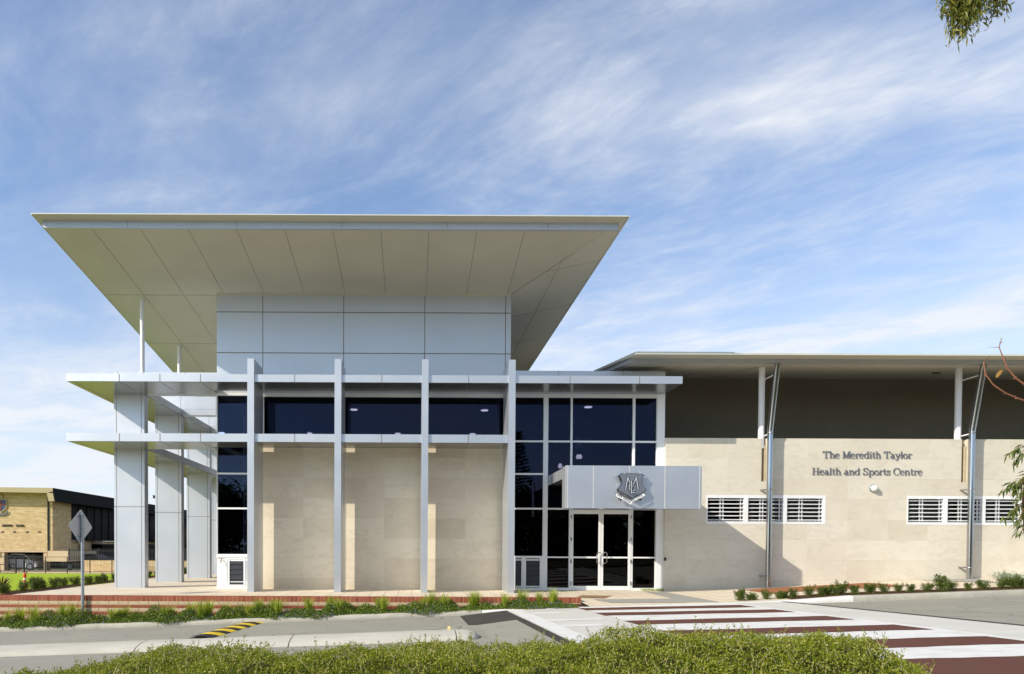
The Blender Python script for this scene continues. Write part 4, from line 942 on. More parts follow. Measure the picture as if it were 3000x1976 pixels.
# roof fascia and long ribbed metal band running away
xr0, yr0 = q(154.3, 1430, 57).x, 57.0; zr0 = q(154.3, 1430, 57).z; xr1 = q(159.6, 1469, 57).x; zr1 = q(159.6, 1469, 57).z
b = MB(); b.prism([(-52, 57, zr0-.08+1.0*.0+.28), (xr0, 57, zr0), (xr0, 57, zr0-.42), (-52, 57, zr0-.14)], (0, .35, 0))
b.prism([(xr0-.5, 57, zr0-.42), (xr0-.02, 57, zr0-.30), (xr1, 57, zr1), (xr1-.5, 57, zr1)], (0, .3, 0)); b.build('fascia', [M['fascia']], SB)
b = MB(); b.prism([(xr0+.01, 57.02, zr0), (xr1+.08, 57.02, zr1), (xr1-.3, 57.02, zr1), (xr0-.35, 57.02, zr0-.05)], (0, 40, 0)); b.prism([(-52, 57.1, zr0+.18), (xr0-.1, 57.1, zr0-.03), (xr0-.1, 57.1, zr0-.3), (-52, 57.1, zr0-.1)], (0, 40, 0)); b.build('roof', [M['ribroof']], SB)
# recessed glazing along the side
xg = xc+.35; zg1 = q(190, 1583.4, 61).z
b = MB(); b.box(xg-.05, xg, Y0+3.2, 97, zg1, zr1+.3); wnd = b.build('window', [M['far_glass']], SB)
b = MB()
y = Y0+3.2
while y < 96: b.box(xg, xg+.06, y, y+.07, zg1, zr1+.2); y += 1.55
for z in (zr1-.8, (zr1+zg1)/2-.2, zg1+.9, zg1+.02): b.box(xg, xg+.05, Y0+3.2, 96, z, z+.07)
b.build('frame', [M['mull']], wnd)
b = MB()
for yy in (71.2, 73.2): b.box(xg+.065, xg+.09, yy, yy+1.1, zg1+.35, zg1+.45); b.box(xg+.065, xg+.09, yy, yy+.12, zg1+.35, zg1+1.9); b.box(xg+.065, xg+.09, yy, yy+1.1, zg1+1.6, zg1+1.9)
b.build('inner_blind', [M['tan']], wnd)
# balcony boxes and stair ramps
b = MB(); b.box(q(139.5, 1640, 57.7).x, q(199, 1640, 57.7).x, 57.7, 63, q(170, 1645, 57.7).z, q(170, 1614.5, 57.7).z)
b.box(q(139.5, 1640, 57.7).x-.02, q(199, 1640, 57.7).x+.02, 57.66, 63.02, q(170, 1645, 57.7).z-.02, q(170, 1633, 57.7).z)
b.build('balcony', [M['tan']], SB)
b = MB(); b.prism([q(190, 1584, 64), q(224, 1584, 64), q(224, 1596, 64), q(193, 1613, 64), q(190, 1613, 64)], (0, .3, 0))
b.prism([q(222, 1590, 66), q(250, 1584.5, 66), q(298, 1585.5, 66), q(298, 1608, 66), q(216, 1608, 66)], (0, .3, 0))
b.prism([q(193, 1613, 63), q(226, 1586, 63), q(228, 1589, 63), q(199, 1613, 63)], (0, .2, 0))
b.prism([q(214, 1613, 63.4), q(240, 1590, 63.4), q(244, 1591, 63.4), q(244, 1642, 63.4), q(204, 1642, 63.4), q(204, 1613, 63.4)], (0, .2, 0)); b.build('stair_ramp', [plain('mauve_render', (.36, .27, .20), .8, var=.05)], SB)
b = MB()
for px in (8, 43, 80, 116):
    x = q(px, 1560).x
    for k in range(4): b.box(x-.11+.065*k-.0, x-.11+.065*k+.035, Y0-.012, Y0-.004, q(px, 1562).z, q(px, 1557).z)
b.build('vent_brick', [M['black']], SB)
me = text_mesh('GRAMMAR  SCHOOL', .255, .02, M['black'], 'lettering', 1.22)
tp = q(39, 1543.5, Y0-.04); xs2 = [v.co.x for v in me.vertices]; kx = (q(72, 1540, Y0).x-q(6.5, 1540, Y0).x)/(max(xs2)-min(xs2))
LS = empty('wall_lettering', tuple(tp), 'dark capital letters GRAMMAR SCHOOL fixed to the far blond brick wall', 'sign'); adv = q(72, 1540, Y0).x-q(6.5, 1540, Y0).x
for i, ch_ in enumerate('GRAMMAR  SCHOOL'):
    if ch_ == ' ': continue
    o = bpy.data.objects.new('letter', text_mesh(ch_, .255, .02, M['black'], 'letter')); link(o, LS)
    o.matrix_local = Matrix.Translation((-adv/2+adv*(i+.5)/15, 0, 0)) @ Matrix.Rotation(math.pi/2, 4, 'X')
# painted shield on the brick wall
p = q(1.5, 1480, Y0-.1); CS = empty('wall_crest', tuple(p), 'painted shield crest with red cross on the far blond brick wall', 'crest')
def shp(k, dy): 
    pts = [(-.52, .50), (.52, .50), (.54, .0), (.40, -.35), (0, -.66), (-.40, -.35), (-.54, 0)]; return [(p.x+x*k, Y0-.1+dy, p.z+z*k) for x, z in pts]
b = MB(); b.prism(shp(1.0, 0), (0, .08, 0)); b.prism([(p.x-.18, Y0-.09, p.z+.52), (p.x+.18, Y0-.09, p.z+.52), (p.x+.15, Y0-.09, p.z+.80), (p.x, Y0-.09, p.z+.95), (p.x-.15, Y0-.09, p.z+.80)], (0, .06, 0)); b.build('border', [M['fascia']], CS)
b = MB(); b.prism(shp(.84, -.012), (0, .01, 0)); b.build('blue_field', [plain('blue_enamel', (.03, .055, .14), .4)], CS)
b = MB(); b.box(p.x-.07, p.x+.07, Y0-.13, Y0-.115, p.z-.5, p.z+.41); b.box(p.x-.43, p.x-.075, Y0-.13, Y0-.115, p.z-.03, p.z+.12); b.box(p.x+.075, p.x+.43, Y0-.13, Y0-.115, p.z-.03, p.z+.12); b.build('cross', [plain('red_enamel', (.22, .04, .03), .4)], CS)
b = MB(); b.prism([(p.x-.6, Y0-.11, p.z-.5), (p.x-.35, Y0-.11, p.z-.72), (p.x+.35, Y0-.11, p.z-.72), (p.x+.6, Y0-.11, p.z-.5), (p.x+.62, Y0-.11, p.z-.68), (p.x+.3, Y0-.11, p.z-.9), (p.x-.3, Y0-.11, p.z-.9), (p.x-.62, Y0-.11, p.z-.68)], (0, .05, 0)); b.build('scroll', [plain('grey_scroll', (.12, .12, .13), .5)], CS)
# brick garden wall and fences
b = MB(); b.box(q(247, 1660, 56).x, -8, 56, 56.3, -1.2, q(300, 1642.5, 56).z)
o = b.build('garden_wall', [M['far_brick']], origin=(-20, 56, -.7)); tag(o, 'long low weathered brick wall carrying the black picket fence', 'wall')
def pickets(name, x0, x1, Y, z0, z1, label, pitch=.14, posts=2.4):
    R = empty(name, ((x0+x1)/2, Y, z0), label, 'fence')
    b = MB(); x = x0
    while x < x1: b.box(x, x+.03, Y-.015, Y+.015, z0+.05, z1); x += pitch
    b.build('picket', [M['black']], R).__setitem__('kind', 'stuff')
    b = MB(); b.box(x0, x1, Y-.02, Y+.02, z1-.22, z1-.17); b.box(x0, x1, Y-.02, Y+.02, z0+.1, z0+.15); b.build('rail', [M['black']], R)
    x = x0
    while x <= x1+.01: b = MB(); b.box(x-.035, x+.035, Y-.035, Y+.035, z0, z1+.04); b.build('post', [M['black']], R); x += posts
pickets('picket_fence', q(203, 1630, 56.15).x, -8.5, 56.15, q(300, 1643, 56.15).z, q(300, 1607.5, 56.15).z, 'black picket fence along the top of the far brick wall')
pickets('picket_fence', q(14, 1630, 57.6).x, q(126, 1630, 57.6).x, 57.6, q(60, 1671, 57.6).z, q(60, 1626, 57.6).z, 'black picket fence closing the open undercroft in front of the white car')
pickets('picket_fence', q(138, 1630, 57.4).x, q(246, 1630, 57.4).x, 57.4, q(190, 1671, 57.4).z, q(190, 1647, 57.4).z, 'low black picket fence below the tan balcony')
YFN = 52.6; RF = empty('rail_fence', (-22, YFN, -.7), 'black post and wire mesh fence along the far side of the lawn', 'fence')
zt2, zb2 = q(200, 1632.5, YFN).z, q(200, 1677.5, YFN).z
for px in (47, 71, 133.5, 197, 263.5, 328, 393, 460, 525, 590):
    b = MB(); x = q(px, 1650, YFN).x; b.tube([(x, YFN, zb2-.1), (x, YFN, zt2)], .035 if px > 72 else .05, n=8); b.build('post', [M['black']], RF)
x0, x1 = -40, q(640, 1650, YFN).x
b = MB()
for z in (zt2, zb2+.05): b.tube([(x0, YFN, z), (x1, YFN, z)], .022, n=6)
b.build('rail', [M['black']], RF)
b = MB(); x = x0
while x < x1: b.box(x, x+.004, YFN-.002, YFN+.002, zb2, zt2); x += .25
b.build('mesh', [M['black']], RF)
YGT = 51.9; GT = empty('gate', (q(20, 1670, YGT).x, YGT, -.7), 'short black tubular gate at the left end of the lawn fence', 'gate')
b = MB(); xa, xb = q(0.5, 1660, YGT).x, q(43.5, 1660, YGT).x; za, zb3 = q(20, 1680, YGT).z, q(20, 1654, YGT).z
b.tube([(xa, YGT, za), (xa, YGT, zb3), (xb, YGT, zb3), (xb, YGT, za), (xa, YGT, za)], .035, n=8); b.tube([(xa, YGT, (za*.7+zb3*.3)), (xb, YGT, (za*.7+zb3*.3))], .02, n=6); b.build('frame', [M['black']], GT)
b = MB(); b.box(-45, xc+8, 53.2, 57.9, -1.2, -.62); o = b.build('concrete_path', [M['tan']]); tag(o, kind='structure')
b = MB(); b.box(q(52, 1676, 53).x, q(76, 1676, 53).x, 53.0, 53.2, -.9, -.46); b.build('path_edge', [M['tan']]).__setitem__('kind', 'structure')
# cars in the undercroft
def car(name, x, y, z, mt, label, flip=1, L=4.4):
    C_ = empty(name, (x, y, z), label, 'car', 'cars parked under the far school building'); s = L/4.4
    body = [(-2.2, .32), (-2.18, .62), (-2.0, .80), (-1.35, .93), (-.75, 1.40), (.85, 1.44), (1.55, 1.02), (2.05, .96), (2.2, .66), (2.18, .32), (1.75, .25), (-1.75, .25)]
    b = MB(); b.prism([(x+flip*u*s, y, z+v) for u, v in body], (0, 1.75, 0)); b.build('body', [mt], C_, bevel=.08)
    b = MB(); b.prism([(x+flip*u*s, y-.012, z+v) for u, v in [(-1.2, .95), (-.70, 1.33), (.80, 1.37), (1.35, 1.02)]], (0, 1.774, 0)); b.build('window', [M['far_glass']], C_)
    for u in (-1.35, 1.35):
        for yy in (y-.03, y+1.6):
            b = MB(); b.tube([(x+flip*u*s, yy, z+.33), (x+flip*u*s, yy+.2, z+.33)], .33, n=18); wl = b.build('wheel', [M['black_rubber']], C_)
            b = MB(); b.tube([(x+flip*u*s, yy-.01, z+.33), (x+flip*u*s, yy+.0, z+.33)], .2, n=14); b.build('rim', [M['galv']], wl)
    for yy in (y+.12, y+1.35): b = MB(); b.box(x-flip*2.21*s-.02, x-flip*2.21*s+.03, yy, yy+.28, z+.6, z+.74); b.build('headlight', [M['refl']], C_)
M['car_white'] = plain('white_car_paint', (.62, .64, .68), .25, var=.03); M['car_red'] = plain('dark_red_car_paint', (.05, .012, .02), .25, var=.05)
car('parked_car', q(54, 1660, 58.8).x, 58.8, -.62, M['car_white'], 'white car behind black pickets in the open undercroft', -1, 3.2)
car('parked_car', q(236, 1660, 59.5).x, 60.2, -.62, M['car_red'], 'dark red car parked beyond the stair ramp, half hidden by the sign pole', 1, 4.2)
# bits further off between the columns
FB = empty('far_building', (-34, 92, -1), 'pale two storey building with dark windows seen in gaps between the columns', 'building')
zz1, zz2, zz3, zz4 = q(549, 1567, 92).z, q(549, 1577, 92).z, q(549, 1587, 92).z, q(549, 1598, 92).z
b = MB(); b.box(-36, -8, 92, 100, -1.5, zz1); b.build('wall', [plain('pale_far_wall', (.62, .58, .48), .8, var=.05)], FB)
for (za_, zb4) in ((zz3, zz2), (-1.2, zz4)):
    b = MB(); b.box(-35.5, -8.5, 91.93, 91.98, za_, zb4); b.build('window_band', [M['far_glass']], FB)
LP = empty('light_pole', (q(459, 1650, 62).x, 62, -.8), 'slim grey lamp pole rising behind the second silver column', 'lamp pole')
xlp, zlp = q(459.5, 1457, 62).x, q(459.5, 1457, 62).z
b = MB(); b.tube([(xlp, 62, -.8), (xlp, 62, zlp)], [.09, .05], n=8); b.build('pole', [M['galv']], LP)
b = MB(); b.box(xlp-.28, xlp+.02, 61.8, 62.2, zlp-.12, zlp+.12); b.box(xlp-.4, xlp+.1, 61.95, 62.05, zlp+.12, zlp+.16); b.build('floodlight', [M['black']], LP)
# ================================================================== PLANTS
M['bark'] = plain('grey_brown_bark', (.16, .115, .08), .9, var=.35, scale=6, bump=.6, spec=.1)
M['twig'] = plain('reddish_twig', (.30, .12, .06), .7, var=.3, scale=12)
M['hedge'] = leafmat('hedge_leaf', (.12, .165, .006), (.27, .30, .018), (.44, .38, .12), .28)
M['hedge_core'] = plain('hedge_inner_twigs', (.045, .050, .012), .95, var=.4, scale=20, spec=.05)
M['straw'] = plain('pale_twig', (.48, .40, .24), .8, var=.2, scale=20)
M['box_leaf'] = leafmat('box_shrub_leaf', (.035, .065, .008), (.10, .15, .016), (.20, .20, .04), .25)
M['dark_leaf'] = leafmat('dark_groundcover_leaf', (.05, .095, .010), (.14, .20, .02), (.26, .29, .04), .25)
M['strap'] = leafmat('strap_leaf', (.20, .29, .025), (.38, .44, .05), (.52, .46, .12), .3)
M['spiky'] = leafmat('spiky_leaf', (.03, .065, .03), (.06, .11, .045), None, .15)
M['cordyline'] = leafmat('burgundy_leaf', (.06, .02, .02), (.13, .045, .035), (.12, .11, .03), .15)
M['flower'] = leafmat('violet_flower', (.13, .10, .36), (.24, .20, .50), (.40, .38, .62), .2)
M['gum_leaf'] = leafmat('gum_leaf', (.07, .085, .012), (.17, .18, .025), (.26, .22, .03), .25)
M['sap_leaf'] = leafmat('sapling_leaf', (.05, .09, .015), (.13, .17, .03), (.22, .24, .05), .3)
M['autumn'] = leafmat('russet_leaf', (.16, .06, .025), (.24, .11, .05), (.10, .10, .03), .2)
M['tree_leaf'] = leafmat('tree_leaf', (.03, .055, .012), (.07, .10, .02), None, .2)
M['silver_leaf'] = leafmat('silver_leaf', (.20, .25, .17), (.33, .38, .28), None, .2)
U = RNG.uniform; NRM = RNG.normal
# ---- foreground hedge
HX = [-3.75, -3.45, -3.15, -2.2, -.97, .3, 1.87, 2.8, 3.2, 3.5, 3.68, 3.84, 3.98, 4.1]
HZ = [.06, .34, .45, .565, .615, .66, .73, .775, .80, .79, .73, .62, .45, .12]
def hz(x): return np.interp(x, HX, HZ)
def surf(x, v):
    """hedge shell; v 0..1 from the near foot over the top to the far foot"""
    a = math.pi*v; y = 5.55-np.cos(a)*1.15+0*x; top = hz(x)+.035*np.sin(x*3.1+1)+.02*np.sin(x*7.7)+.03*np.sin(x*1.9+y*4)
    base = -.18; k = np.clip(np.sin(a), 0, 1)**.55
    return y, base+(top-base)*k
n = 210000
x = U(-3.75, 4.1, n); v = U(.05, .93, n)**1.0
y, z = surf(x, v)
ends = np.clip(np.minimum((x+3.75)/.8, (4.1-x)/.6), .02, 1)**.5; y = 5.55+(y-5.55)*(.35+.65*ends)
lump = .06*np.sin(x*5+y*3)*np.sin(y*6+x*2)+.045*np.sin(x*13+1.3)*np.cos(y*11)+.02*np.sin(x*29)*np.sin(y*23)
dep = np.abs(NRM(0, .045, n)); z = z-dep+lump*.8
P = np.stack([x, y+NRM(0, .02, n), z], 1); D = NRM(size=(n, 3)); D[:, 2] += .9
HG = empty('hedge', (.5, 5.5, -.15), 'wide low fine-leaved yellow green hedge along the near edge of the road', 'hedge')
leaves('foliage', P, D, U(.012, .026, n), U(.006, .011, n), M['hedge'], HG)
# core
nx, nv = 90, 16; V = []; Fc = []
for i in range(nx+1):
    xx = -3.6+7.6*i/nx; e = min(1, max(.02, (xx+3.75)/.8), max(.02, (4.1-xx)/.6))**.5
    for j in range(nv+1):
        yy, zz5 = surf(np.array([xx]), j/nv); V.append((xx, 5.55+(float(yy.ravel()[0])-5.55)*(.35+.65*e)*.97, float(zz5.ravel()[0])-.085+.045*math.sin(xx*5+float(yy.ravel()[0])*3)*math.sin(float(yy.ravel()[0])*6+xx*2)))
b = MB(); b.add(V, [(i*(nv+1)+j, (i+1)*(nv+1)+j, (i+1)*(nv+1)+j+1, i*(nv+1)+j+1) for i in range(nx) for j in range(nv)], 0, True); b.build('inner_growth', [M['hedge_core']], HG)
# sprigs
ns = 1500; tw = MB(); PP, DD = [], []
for i in range(ns):
    xx = U(-3.6, 4.02); vv = U(.12, .80); yy, zz5 = surf(np.array([xx]), vv); e = min(1, max(.02, (xx+3.75)/.8), max(.02, (4.1-xx)/.6))**.5
    p0 = np.array([xx, 5.55+(yy[0]-5.55)*(.35+.65*e), zz5[0]-.04]); d = NRM(size=3)*.55; d[2] = abs(d[2])+.7; d /= np.linalg.norm(d); L_ = U(.05, .14) if i % 5 else U(.10, .21)
    pts = [p0+d*L_*k/3+np.array([0, 0, -.02*L_*k*k]) for k in range(4)]
    tw.tube(pts, [.0030, .0026, .002, .0012], n=3, cap=False, m=0)
    for k in range(int(14+L_*60)):
        f_ = U(.25, 1.0); q_ = p0+d*L_*f_; PP.append(q_+NRM(size=3)*.004); dd = NRM(size=3)*.8+d; DD.append(dd)
tw.build('twig', [M['straw']], HG)
PP = np.array(PP); DD = np.array(DD); leaves('sprig', PP, DD, U(.012, .024, len(PP)), U(.005, .009, len(PP)), M['hedge'], HG)
# ---- strip of ground cover and strappy tufts along the brick wall
def bedz(x): return .04*np.clip(x, -34, 34)-.025*19.4+.11
n = 90000; x = U(-30, 4.75, n); x = np.where(U(0, 1, n) < .75, U(-13.5, 4.75, n), x)
h = .17-.010*np.clip(x, -6, 4)+.07*np.sin(x*2.3)+.06*np.sin(x*5.9+2)+.04*np.sin(x*12.1)
cy = U(0, 1, n); over = .10+.10*np.sin(x*1.7+.5)+.06*np.sin(x*4.3)
y = 19.50-over*.8+cy*1.0; prof_ = np.sin(np.clip((y-(19.42-over))/1.1, .02, 1)*math.pi*.62)
z = bedz(x)-.03+np.maximum(h, .05)*prof_*U(.25, 1.25, n)
P = np.stack([x, y, z], 1); D = NRM(size=(n, 3)); D[:, 2] += .5
tag(leaves('ground_cover', P, D, U(.035, .065, n), U(.016, .028, n), M['dark_leaf']), kind='stuff')
n = 2600; x = U(-14.5, 4.6, n); keep = (np.sin(x*1.9+1)+.6*np.sin(x*4.7) + NRM(0, .5, n)) > .1; x = x[keep]; n = len(x)
over = .10+.10*np.sin(x*1.7+.5)+.06*np.sin(x*4.3); y = 19.46-over*.8+U(0, 1, n)**1.6*.8; h = .17-.010*np.clip(x, -6, 4)+.07*np.sin(x*2.3)+.06*np.sin(x*5.9+2)
z = bedz(x)+np.maximum(h, .05)*np.sin(np.clip((y-(19.42-over))/1.1, .02, 1)*math.pi*.62)*U(.7, 1.2, n)
tag(leaves('violet_flowers', np.stack([x, y, z], 1), NRM(size=(n, 3)), U(.018, .03, n), U(.016, .026, n), M['flower']), kind='stuff')
def blades_mesh(n, hgt, spread, wid, curve, seg=4):
    V = []; Fq = []
    for i in range(n):
        a = U(0, 2*math.pi); r0 = U(0, spread*.25); l = hgt*U(.6, 1.1); out = U(.1, 1)*spread; w = wid*U(.7, 1.2); c_ = np.array([math.cos(a), math.sin(a), 0]); s_ = np.array([-math.sin(a), math.cos(a), 0])
        b0 = len(V)
        for k in range(seg+1):
            f_ = k/seg; p = c_*(r0+out*f_**1.6)+np.array([0, 0, l*(f_-curve*f_**3)]); ww = w*(1-f_**2.2)*.5+.0006
            V += [p-s_*ww, p+s_*ww]
        for k in range(seg): Fq.append([b0+2*k, b0+2*k+1, b0+2*k+3, b0+2*k+2])
    return np.array(V), np.array(Fq)
TG = 'strappy grass tufts along the brick retaining wall'
tv = []
for k in range(4):
    V, Fq = blades_mesh(120, .60, .26, .014, .12); o = np_mesh('grass_tuft', V, Fq, M['strap']); tag(o, 'bright strappy grass tuft standing among dark ground cover against the striped brick wall', 'grass tuft', TG); tv.append(o)
pxs = [22, 60, 100, 185, 215, 330, 350, 370, 480, 500, 560, 590, 612, 660, 730, 755, 800, 815, 905, 970, 990, 1010, 1110, 1125, 1240, 1262, 1300, 1385, 1395, 1480, 1530, 1580, 1620]
for i, px in enumerate(pxs):
    yy = 20.15+.22*math.sin(i*2.1); xx = aX(px, yy, 1800)
    o = tv[i] if i < 4 else tv[i % 4].copy()
    if i >= 4: COL.objects.link(o)
    s_ = U(.80, 1.15); o.scale = (s_*1.1, s_*1.1, s_); o.rotation_euler.z = U(0, 6); o.location = (xx, yy, bedz(xx)-.02)
# ---- small shrubs
def shrub_thing(name, w, h, n, mt, label, cat, group, up=.7, ll=.035, spikes=5):
    R = empty(name, (0, 0, 0), label, cat, group); PP, DD = [], []; st = MB()
    for i in range(spikes):
        a = U(0, 6.28); r = U(.1, .5)*w; tip = np.array([math.cos(a)*r, math.sin(a)*r, h*U(.6, 1.0)]); base = np.array([U(-.02, .02), U(-.02, .02), 0])
        st.tube([base, base*.5+tip*.5+np.array([0, 0, .03]), tip], [.006, .004, .002], n=4, cap=False)
        m = n//spikes
        for k in range(m):
            f_ = U(.12, 1.0); c_ = base*(1-f_)+tip*f_; rad = w*.34*(1-.68*f_); PP.append(c_+NRM(size=3)*rad*.5); DD.append(NRM(size=3)*.8+np.array([0, 0, up]))
    PP = np.array(PP); PP[:, 2] = np.maximum(PP[:, 2], .01)
    leaves('foliage', PP, np.array(DD), U(.6, 1.2, len(PP))*ll, U(.5, .9, len(PP))*ll*.6, mt, R); st.build('stem', [M['bark']], R); return R
GR = 'young box shrubs along the right-hand kerb'
var = [shrub_thing('box_shrub', .48, .33+.05*k, 1700, M['box_leaf'], 'small upright box shrub in the bark strip behind the right-hand kerb', 'shrub', GR, ll=.04, spikes=5+k) for k in range(4)]
sp_ = [(2172, 1762, 1.25), (2196, 1762, .8), (2210, 1760, .7), (2246, 1756, .9), (2285, 1754, .85), (2300, 1753, .85), (2325, 1752, .9), (2370, 1750, 1.0), (2405, 1748, 1.0), (2420, 1747, 1.1), (2448, 1745, .95), (2465, 1745, 1.2), (2503, 1743, 1.0), (2548, 1741, 1.2), (2591, 1740, .9), (2632, 1739, .8), (2668, 1736, .9), (2712, 1733, 1.0), (2758, 1731, 1.45), (2787, 1730, .95), (2836, 1727, .8), (2885, 1725, 1.1), (2935, 1724, 1.0), (2965, 1724, 1.15), (2990, 1722, 1.1)]
for i, (px, py, s_) in enumerate(sp_):
    o = var[i] if i < 4 else copy_tree(var[i % 4]); yy = 19.95+.08*math.sin(i*3); xx = aX(px, yy, py); o.location = (xx, yy, SWz(xx, yy)); o.scale = (s_*.78, s_*.78, s_*.76); o.rotation_euler.z = U(0, 6)
sv = shrub_thing('silver_shrub', .8, .42, 2200, M['silver_leaf'], 'pale silver grey bushy shrub at the far right end of the bark strip', 'shrub', None, ll=.05, spikes=14)
xx = aX(2955, 21.0, 1705); sv.location = (xx, 21.0, SWz(xx, 21.0)); sv.scale = (1.15, 1, 1)
GL = 'low box shrubs between plaza paving and lawn'
v2 = [shrub_thing('box_shrub', .62, .40, 1500, M['box_leaf'], 'dark green box shrub in the low row between the plaza paving and the lawn', 'shrub', GL, ll=.05, spikes=8) for k in range(3)]
k = 0; yy = 21.6
while yy < 41:
    o = v2[k] if k < 3 else copy_tree(v2[k % 3]); s_ = U(.7, 1.05); o.location = (-12.85+U(-.12, .12), yy, 0.0); o.scale = (s_, s_, s_*U(.8, 1.15)); o.rotation_euler.z = U(0, 6); yy += U(.42, .70)+.012*yy*.5; k += 1
for nm, px, py, Yd, hh, sprd, wd, mt, lab, nb in (('yucca', 104, 1722, 23.8, .62, .50, .045, M['spiky'], 'dark green spiky yucca beside the orange bollard', 70), ('cordyline', 2, 1742, 22.4, .78, .62, .035, M['cordyline'], 'burgundy strap-leaved cordyline at the left edge of the plaza', 60)):
    p = at(px, py, Yd); V, Fq = blades_mesh(nb, hh, sprd, wd, .35, 5); o = np_mesh(nm, V, Fq, mt); o.location = (p.x, Yd, .0); tag(o, lab, 'plant')
# ---- weeds at the door
pw = [at(1885+k*9, 1733, 24.3) for k in range(8)]; PP = np.concatenate([np.array(p)[None, :]*[1, 1, 0]+np.stack([NRM(0, .05, 60), NRM(0, .04, 60), U(0, .07, 60)], 1) for p in pw])
o = leaves('weeds', PP, NRM(size=(len(PP), 3))+[0, 0, .6], U(.02, .05, len(PP)), U(.01, .02, len(PP)), M['strap']); tag(o, kind='stuff')
# ---- trees
def branch_pts(p0, d, L_, n=5, wob=.12, sag=0.0):
    pts = [np.array(p0, float)]; d = np.array(d, float); d /= np.linalg.norm(d)
    for i in range(n):
        d = d+NRM(size=3)*wob+np.array([0, 0, -sag]); d /= np.linalg.norm(d); pts.append(pts[-1]+d*L_/n)
    return pts
def tree(name, x, y, z, H, R_, leafm, label, group=None, nl=14000, ll=.14, trunk_h=.35, limbs=14, tr=.16, seed=0, clear=None, cat='tree'):
    T = empty(name, (x, y, z), label, cat, group); b = MB()
    tp_ = branch_pts((x, y, z-.2), (0, 0, 1), H*.8, 8, .05); b.tube(tp_, list(np.linspace(tr, tr*.25, len(tp_))), n=10)
    CC = []
    for i in range(limbs):
        f_ = U(trunk_h, 1); k = min(int(f_*8), 8); a = i*2.4+U(0, .8); p0 = tp_[k]; lb = branch_pts(p0, (math.cos(a), math.sin(a), U(.2, .9)), R_*U(.6, 1.05)*(1.1-.5*f_), 5, .16)
        b.tube(lb, list(np.linspace(tr*.4, tr*.08, len(lb))), n=6, cap=False)
        for q_ in lb[2:]:
            for _ in range(2): CC.append(q_+NRM(size=3)*R_*.16)
    b.build('trunk', [M['bark']], T)
    CC = np.array(CC); idx = RNG.integers(0, len(CC), nl); P = CC[idx]+NRM(size=(nl, 3))*R_*np.array([.13, .13, .10]); 
    if clear is not None: P = P[clear(P)]
    leaves('crown', P, NRM(size=(len(P), 3)), U(.6, 1.2, len(P))*ll, U(.3, .6, len(P))*ll, leafm, T); return T
# russet tree between the columns and trees opposite (they show as reflections in the glass)
tree('autumn_tree', q(550, 1600, 84).x, 84, -1, 5.6, 3.0, M['autumn'], 'russet autumn tree glimpsed between the silver columns', nl=5000, ll=.22, tr=.2)
OT = 'leafy trees across the road opposite the building'
for i, (tx_, ty_, h_) in enumerate(((-19, -17, 8.0), (-13, -20, 8.5), (-7, -18, 8.0), (-1.5, -20, 8.6), (3.5, -17, 7.6), (8.5, -19, 8.4), (13.5, -17, 7.8), (18.5, -20, 8.8), (24, -18, 8.6), (30, -20, 9.5))):
    tree('street_tree', tx_, ty_, -.2, h_, 3.9, M['tree_leaf'], 'dark leafy tree across the road, seen only as a reflection in the glass', OT, nl=7000, ll=.55, trunk_h=.05, limbs=26)
# conifer mirrored in the glazing
PN = empty('pine_tree', (12.3, -33, -.2), 'tall tiered pine across the road mirrored in the left entrance pane', 'pine tree'); b = MB(); b.tube([(12.3, -33, -.2), (12.3, -33, 15.5)], [.3, .04], n=8); b.build('trunk', [M['bark']], PN)
PP, DD = [], []
for k in range(30):
    zk_ = 3+k*.42; rr = 3.4*(1-(zk_-3)/13.2)+.15
    for a in np.arange(0, 6.28, .62)+U(0, .5):
        for m in range(22): f_ = U(.1, 1); PP.append([12.3+math.cos(a)*rr*f_, -33+math.sin(a)*rr*f_, zk_+.25*f_*f_+U(-.06, .06)]); DD.append([math.cos(a)+U(-1, 1)*.8, math.sin(a)+U(-1, 1)*.8, U(-.2, .3)])
leaves('crown', np.array(PP), np.array(DD), U(.3, .55, len(PP)), U(.06, .12, len(PP)), M['tree_leaf'], PN)
# gum tree whose drooping outer foliage hangs into the top right corner
GT_ = empty('gum_tree', (15.2, 12.5, .2), 'gum tree whose drooping outer leaves hang into the top right corner', 'tree')
b = MB(); tk = [(15.2, 12.5, .1), (15.1, 12.5, 3), (14.7, 12.6, 6.5), (14.0, 12.5, 9.6), (12.9, 12.4, 12.0), (11.7, 12.3, 13.0)]; b.tube(tk, [.24, .21, .17, .12, .07, .04], n=12)
twigs = []
PP, DD = [], []
def gum_cluster(anchor, tipx, tipy, Yd, n, sprd, hang):
    """twig hanging from anchor to the point seen at (tipx,tipy), hung with narrow leaves"""
    t_ = np.array(at(tipx, tipy, Yd)); a_ = np.array(anchor); mid = (a_+t_)/2+np.array([0, 0, .15]); pts = [a_, mid, t_]
    b.tube(pts, [.012, .008, .004], n=5, cap=False)
    for i in range(n):
        f_ = U(.30, 1.0); c_ = a_*(1-f_)**2+2*mid*f_*(1-f_)+t_*f_**2; PP.append(c_+NRM(size=3)*sprd*np.array([1.5, 1.3, 1.0])); DD.append(NRM(size=3)*.55+np.array([0, 0, -hang]))
A1 = np.array(at(2840, -60, 12.4)); b.tube([np.array((12.9, 12.4, 12.0)), (A1+np.array((12.9, 12.4, 12.0)))/2+[0, 0, .4], A1], [.06, .03, .018], n=6, cap=False)
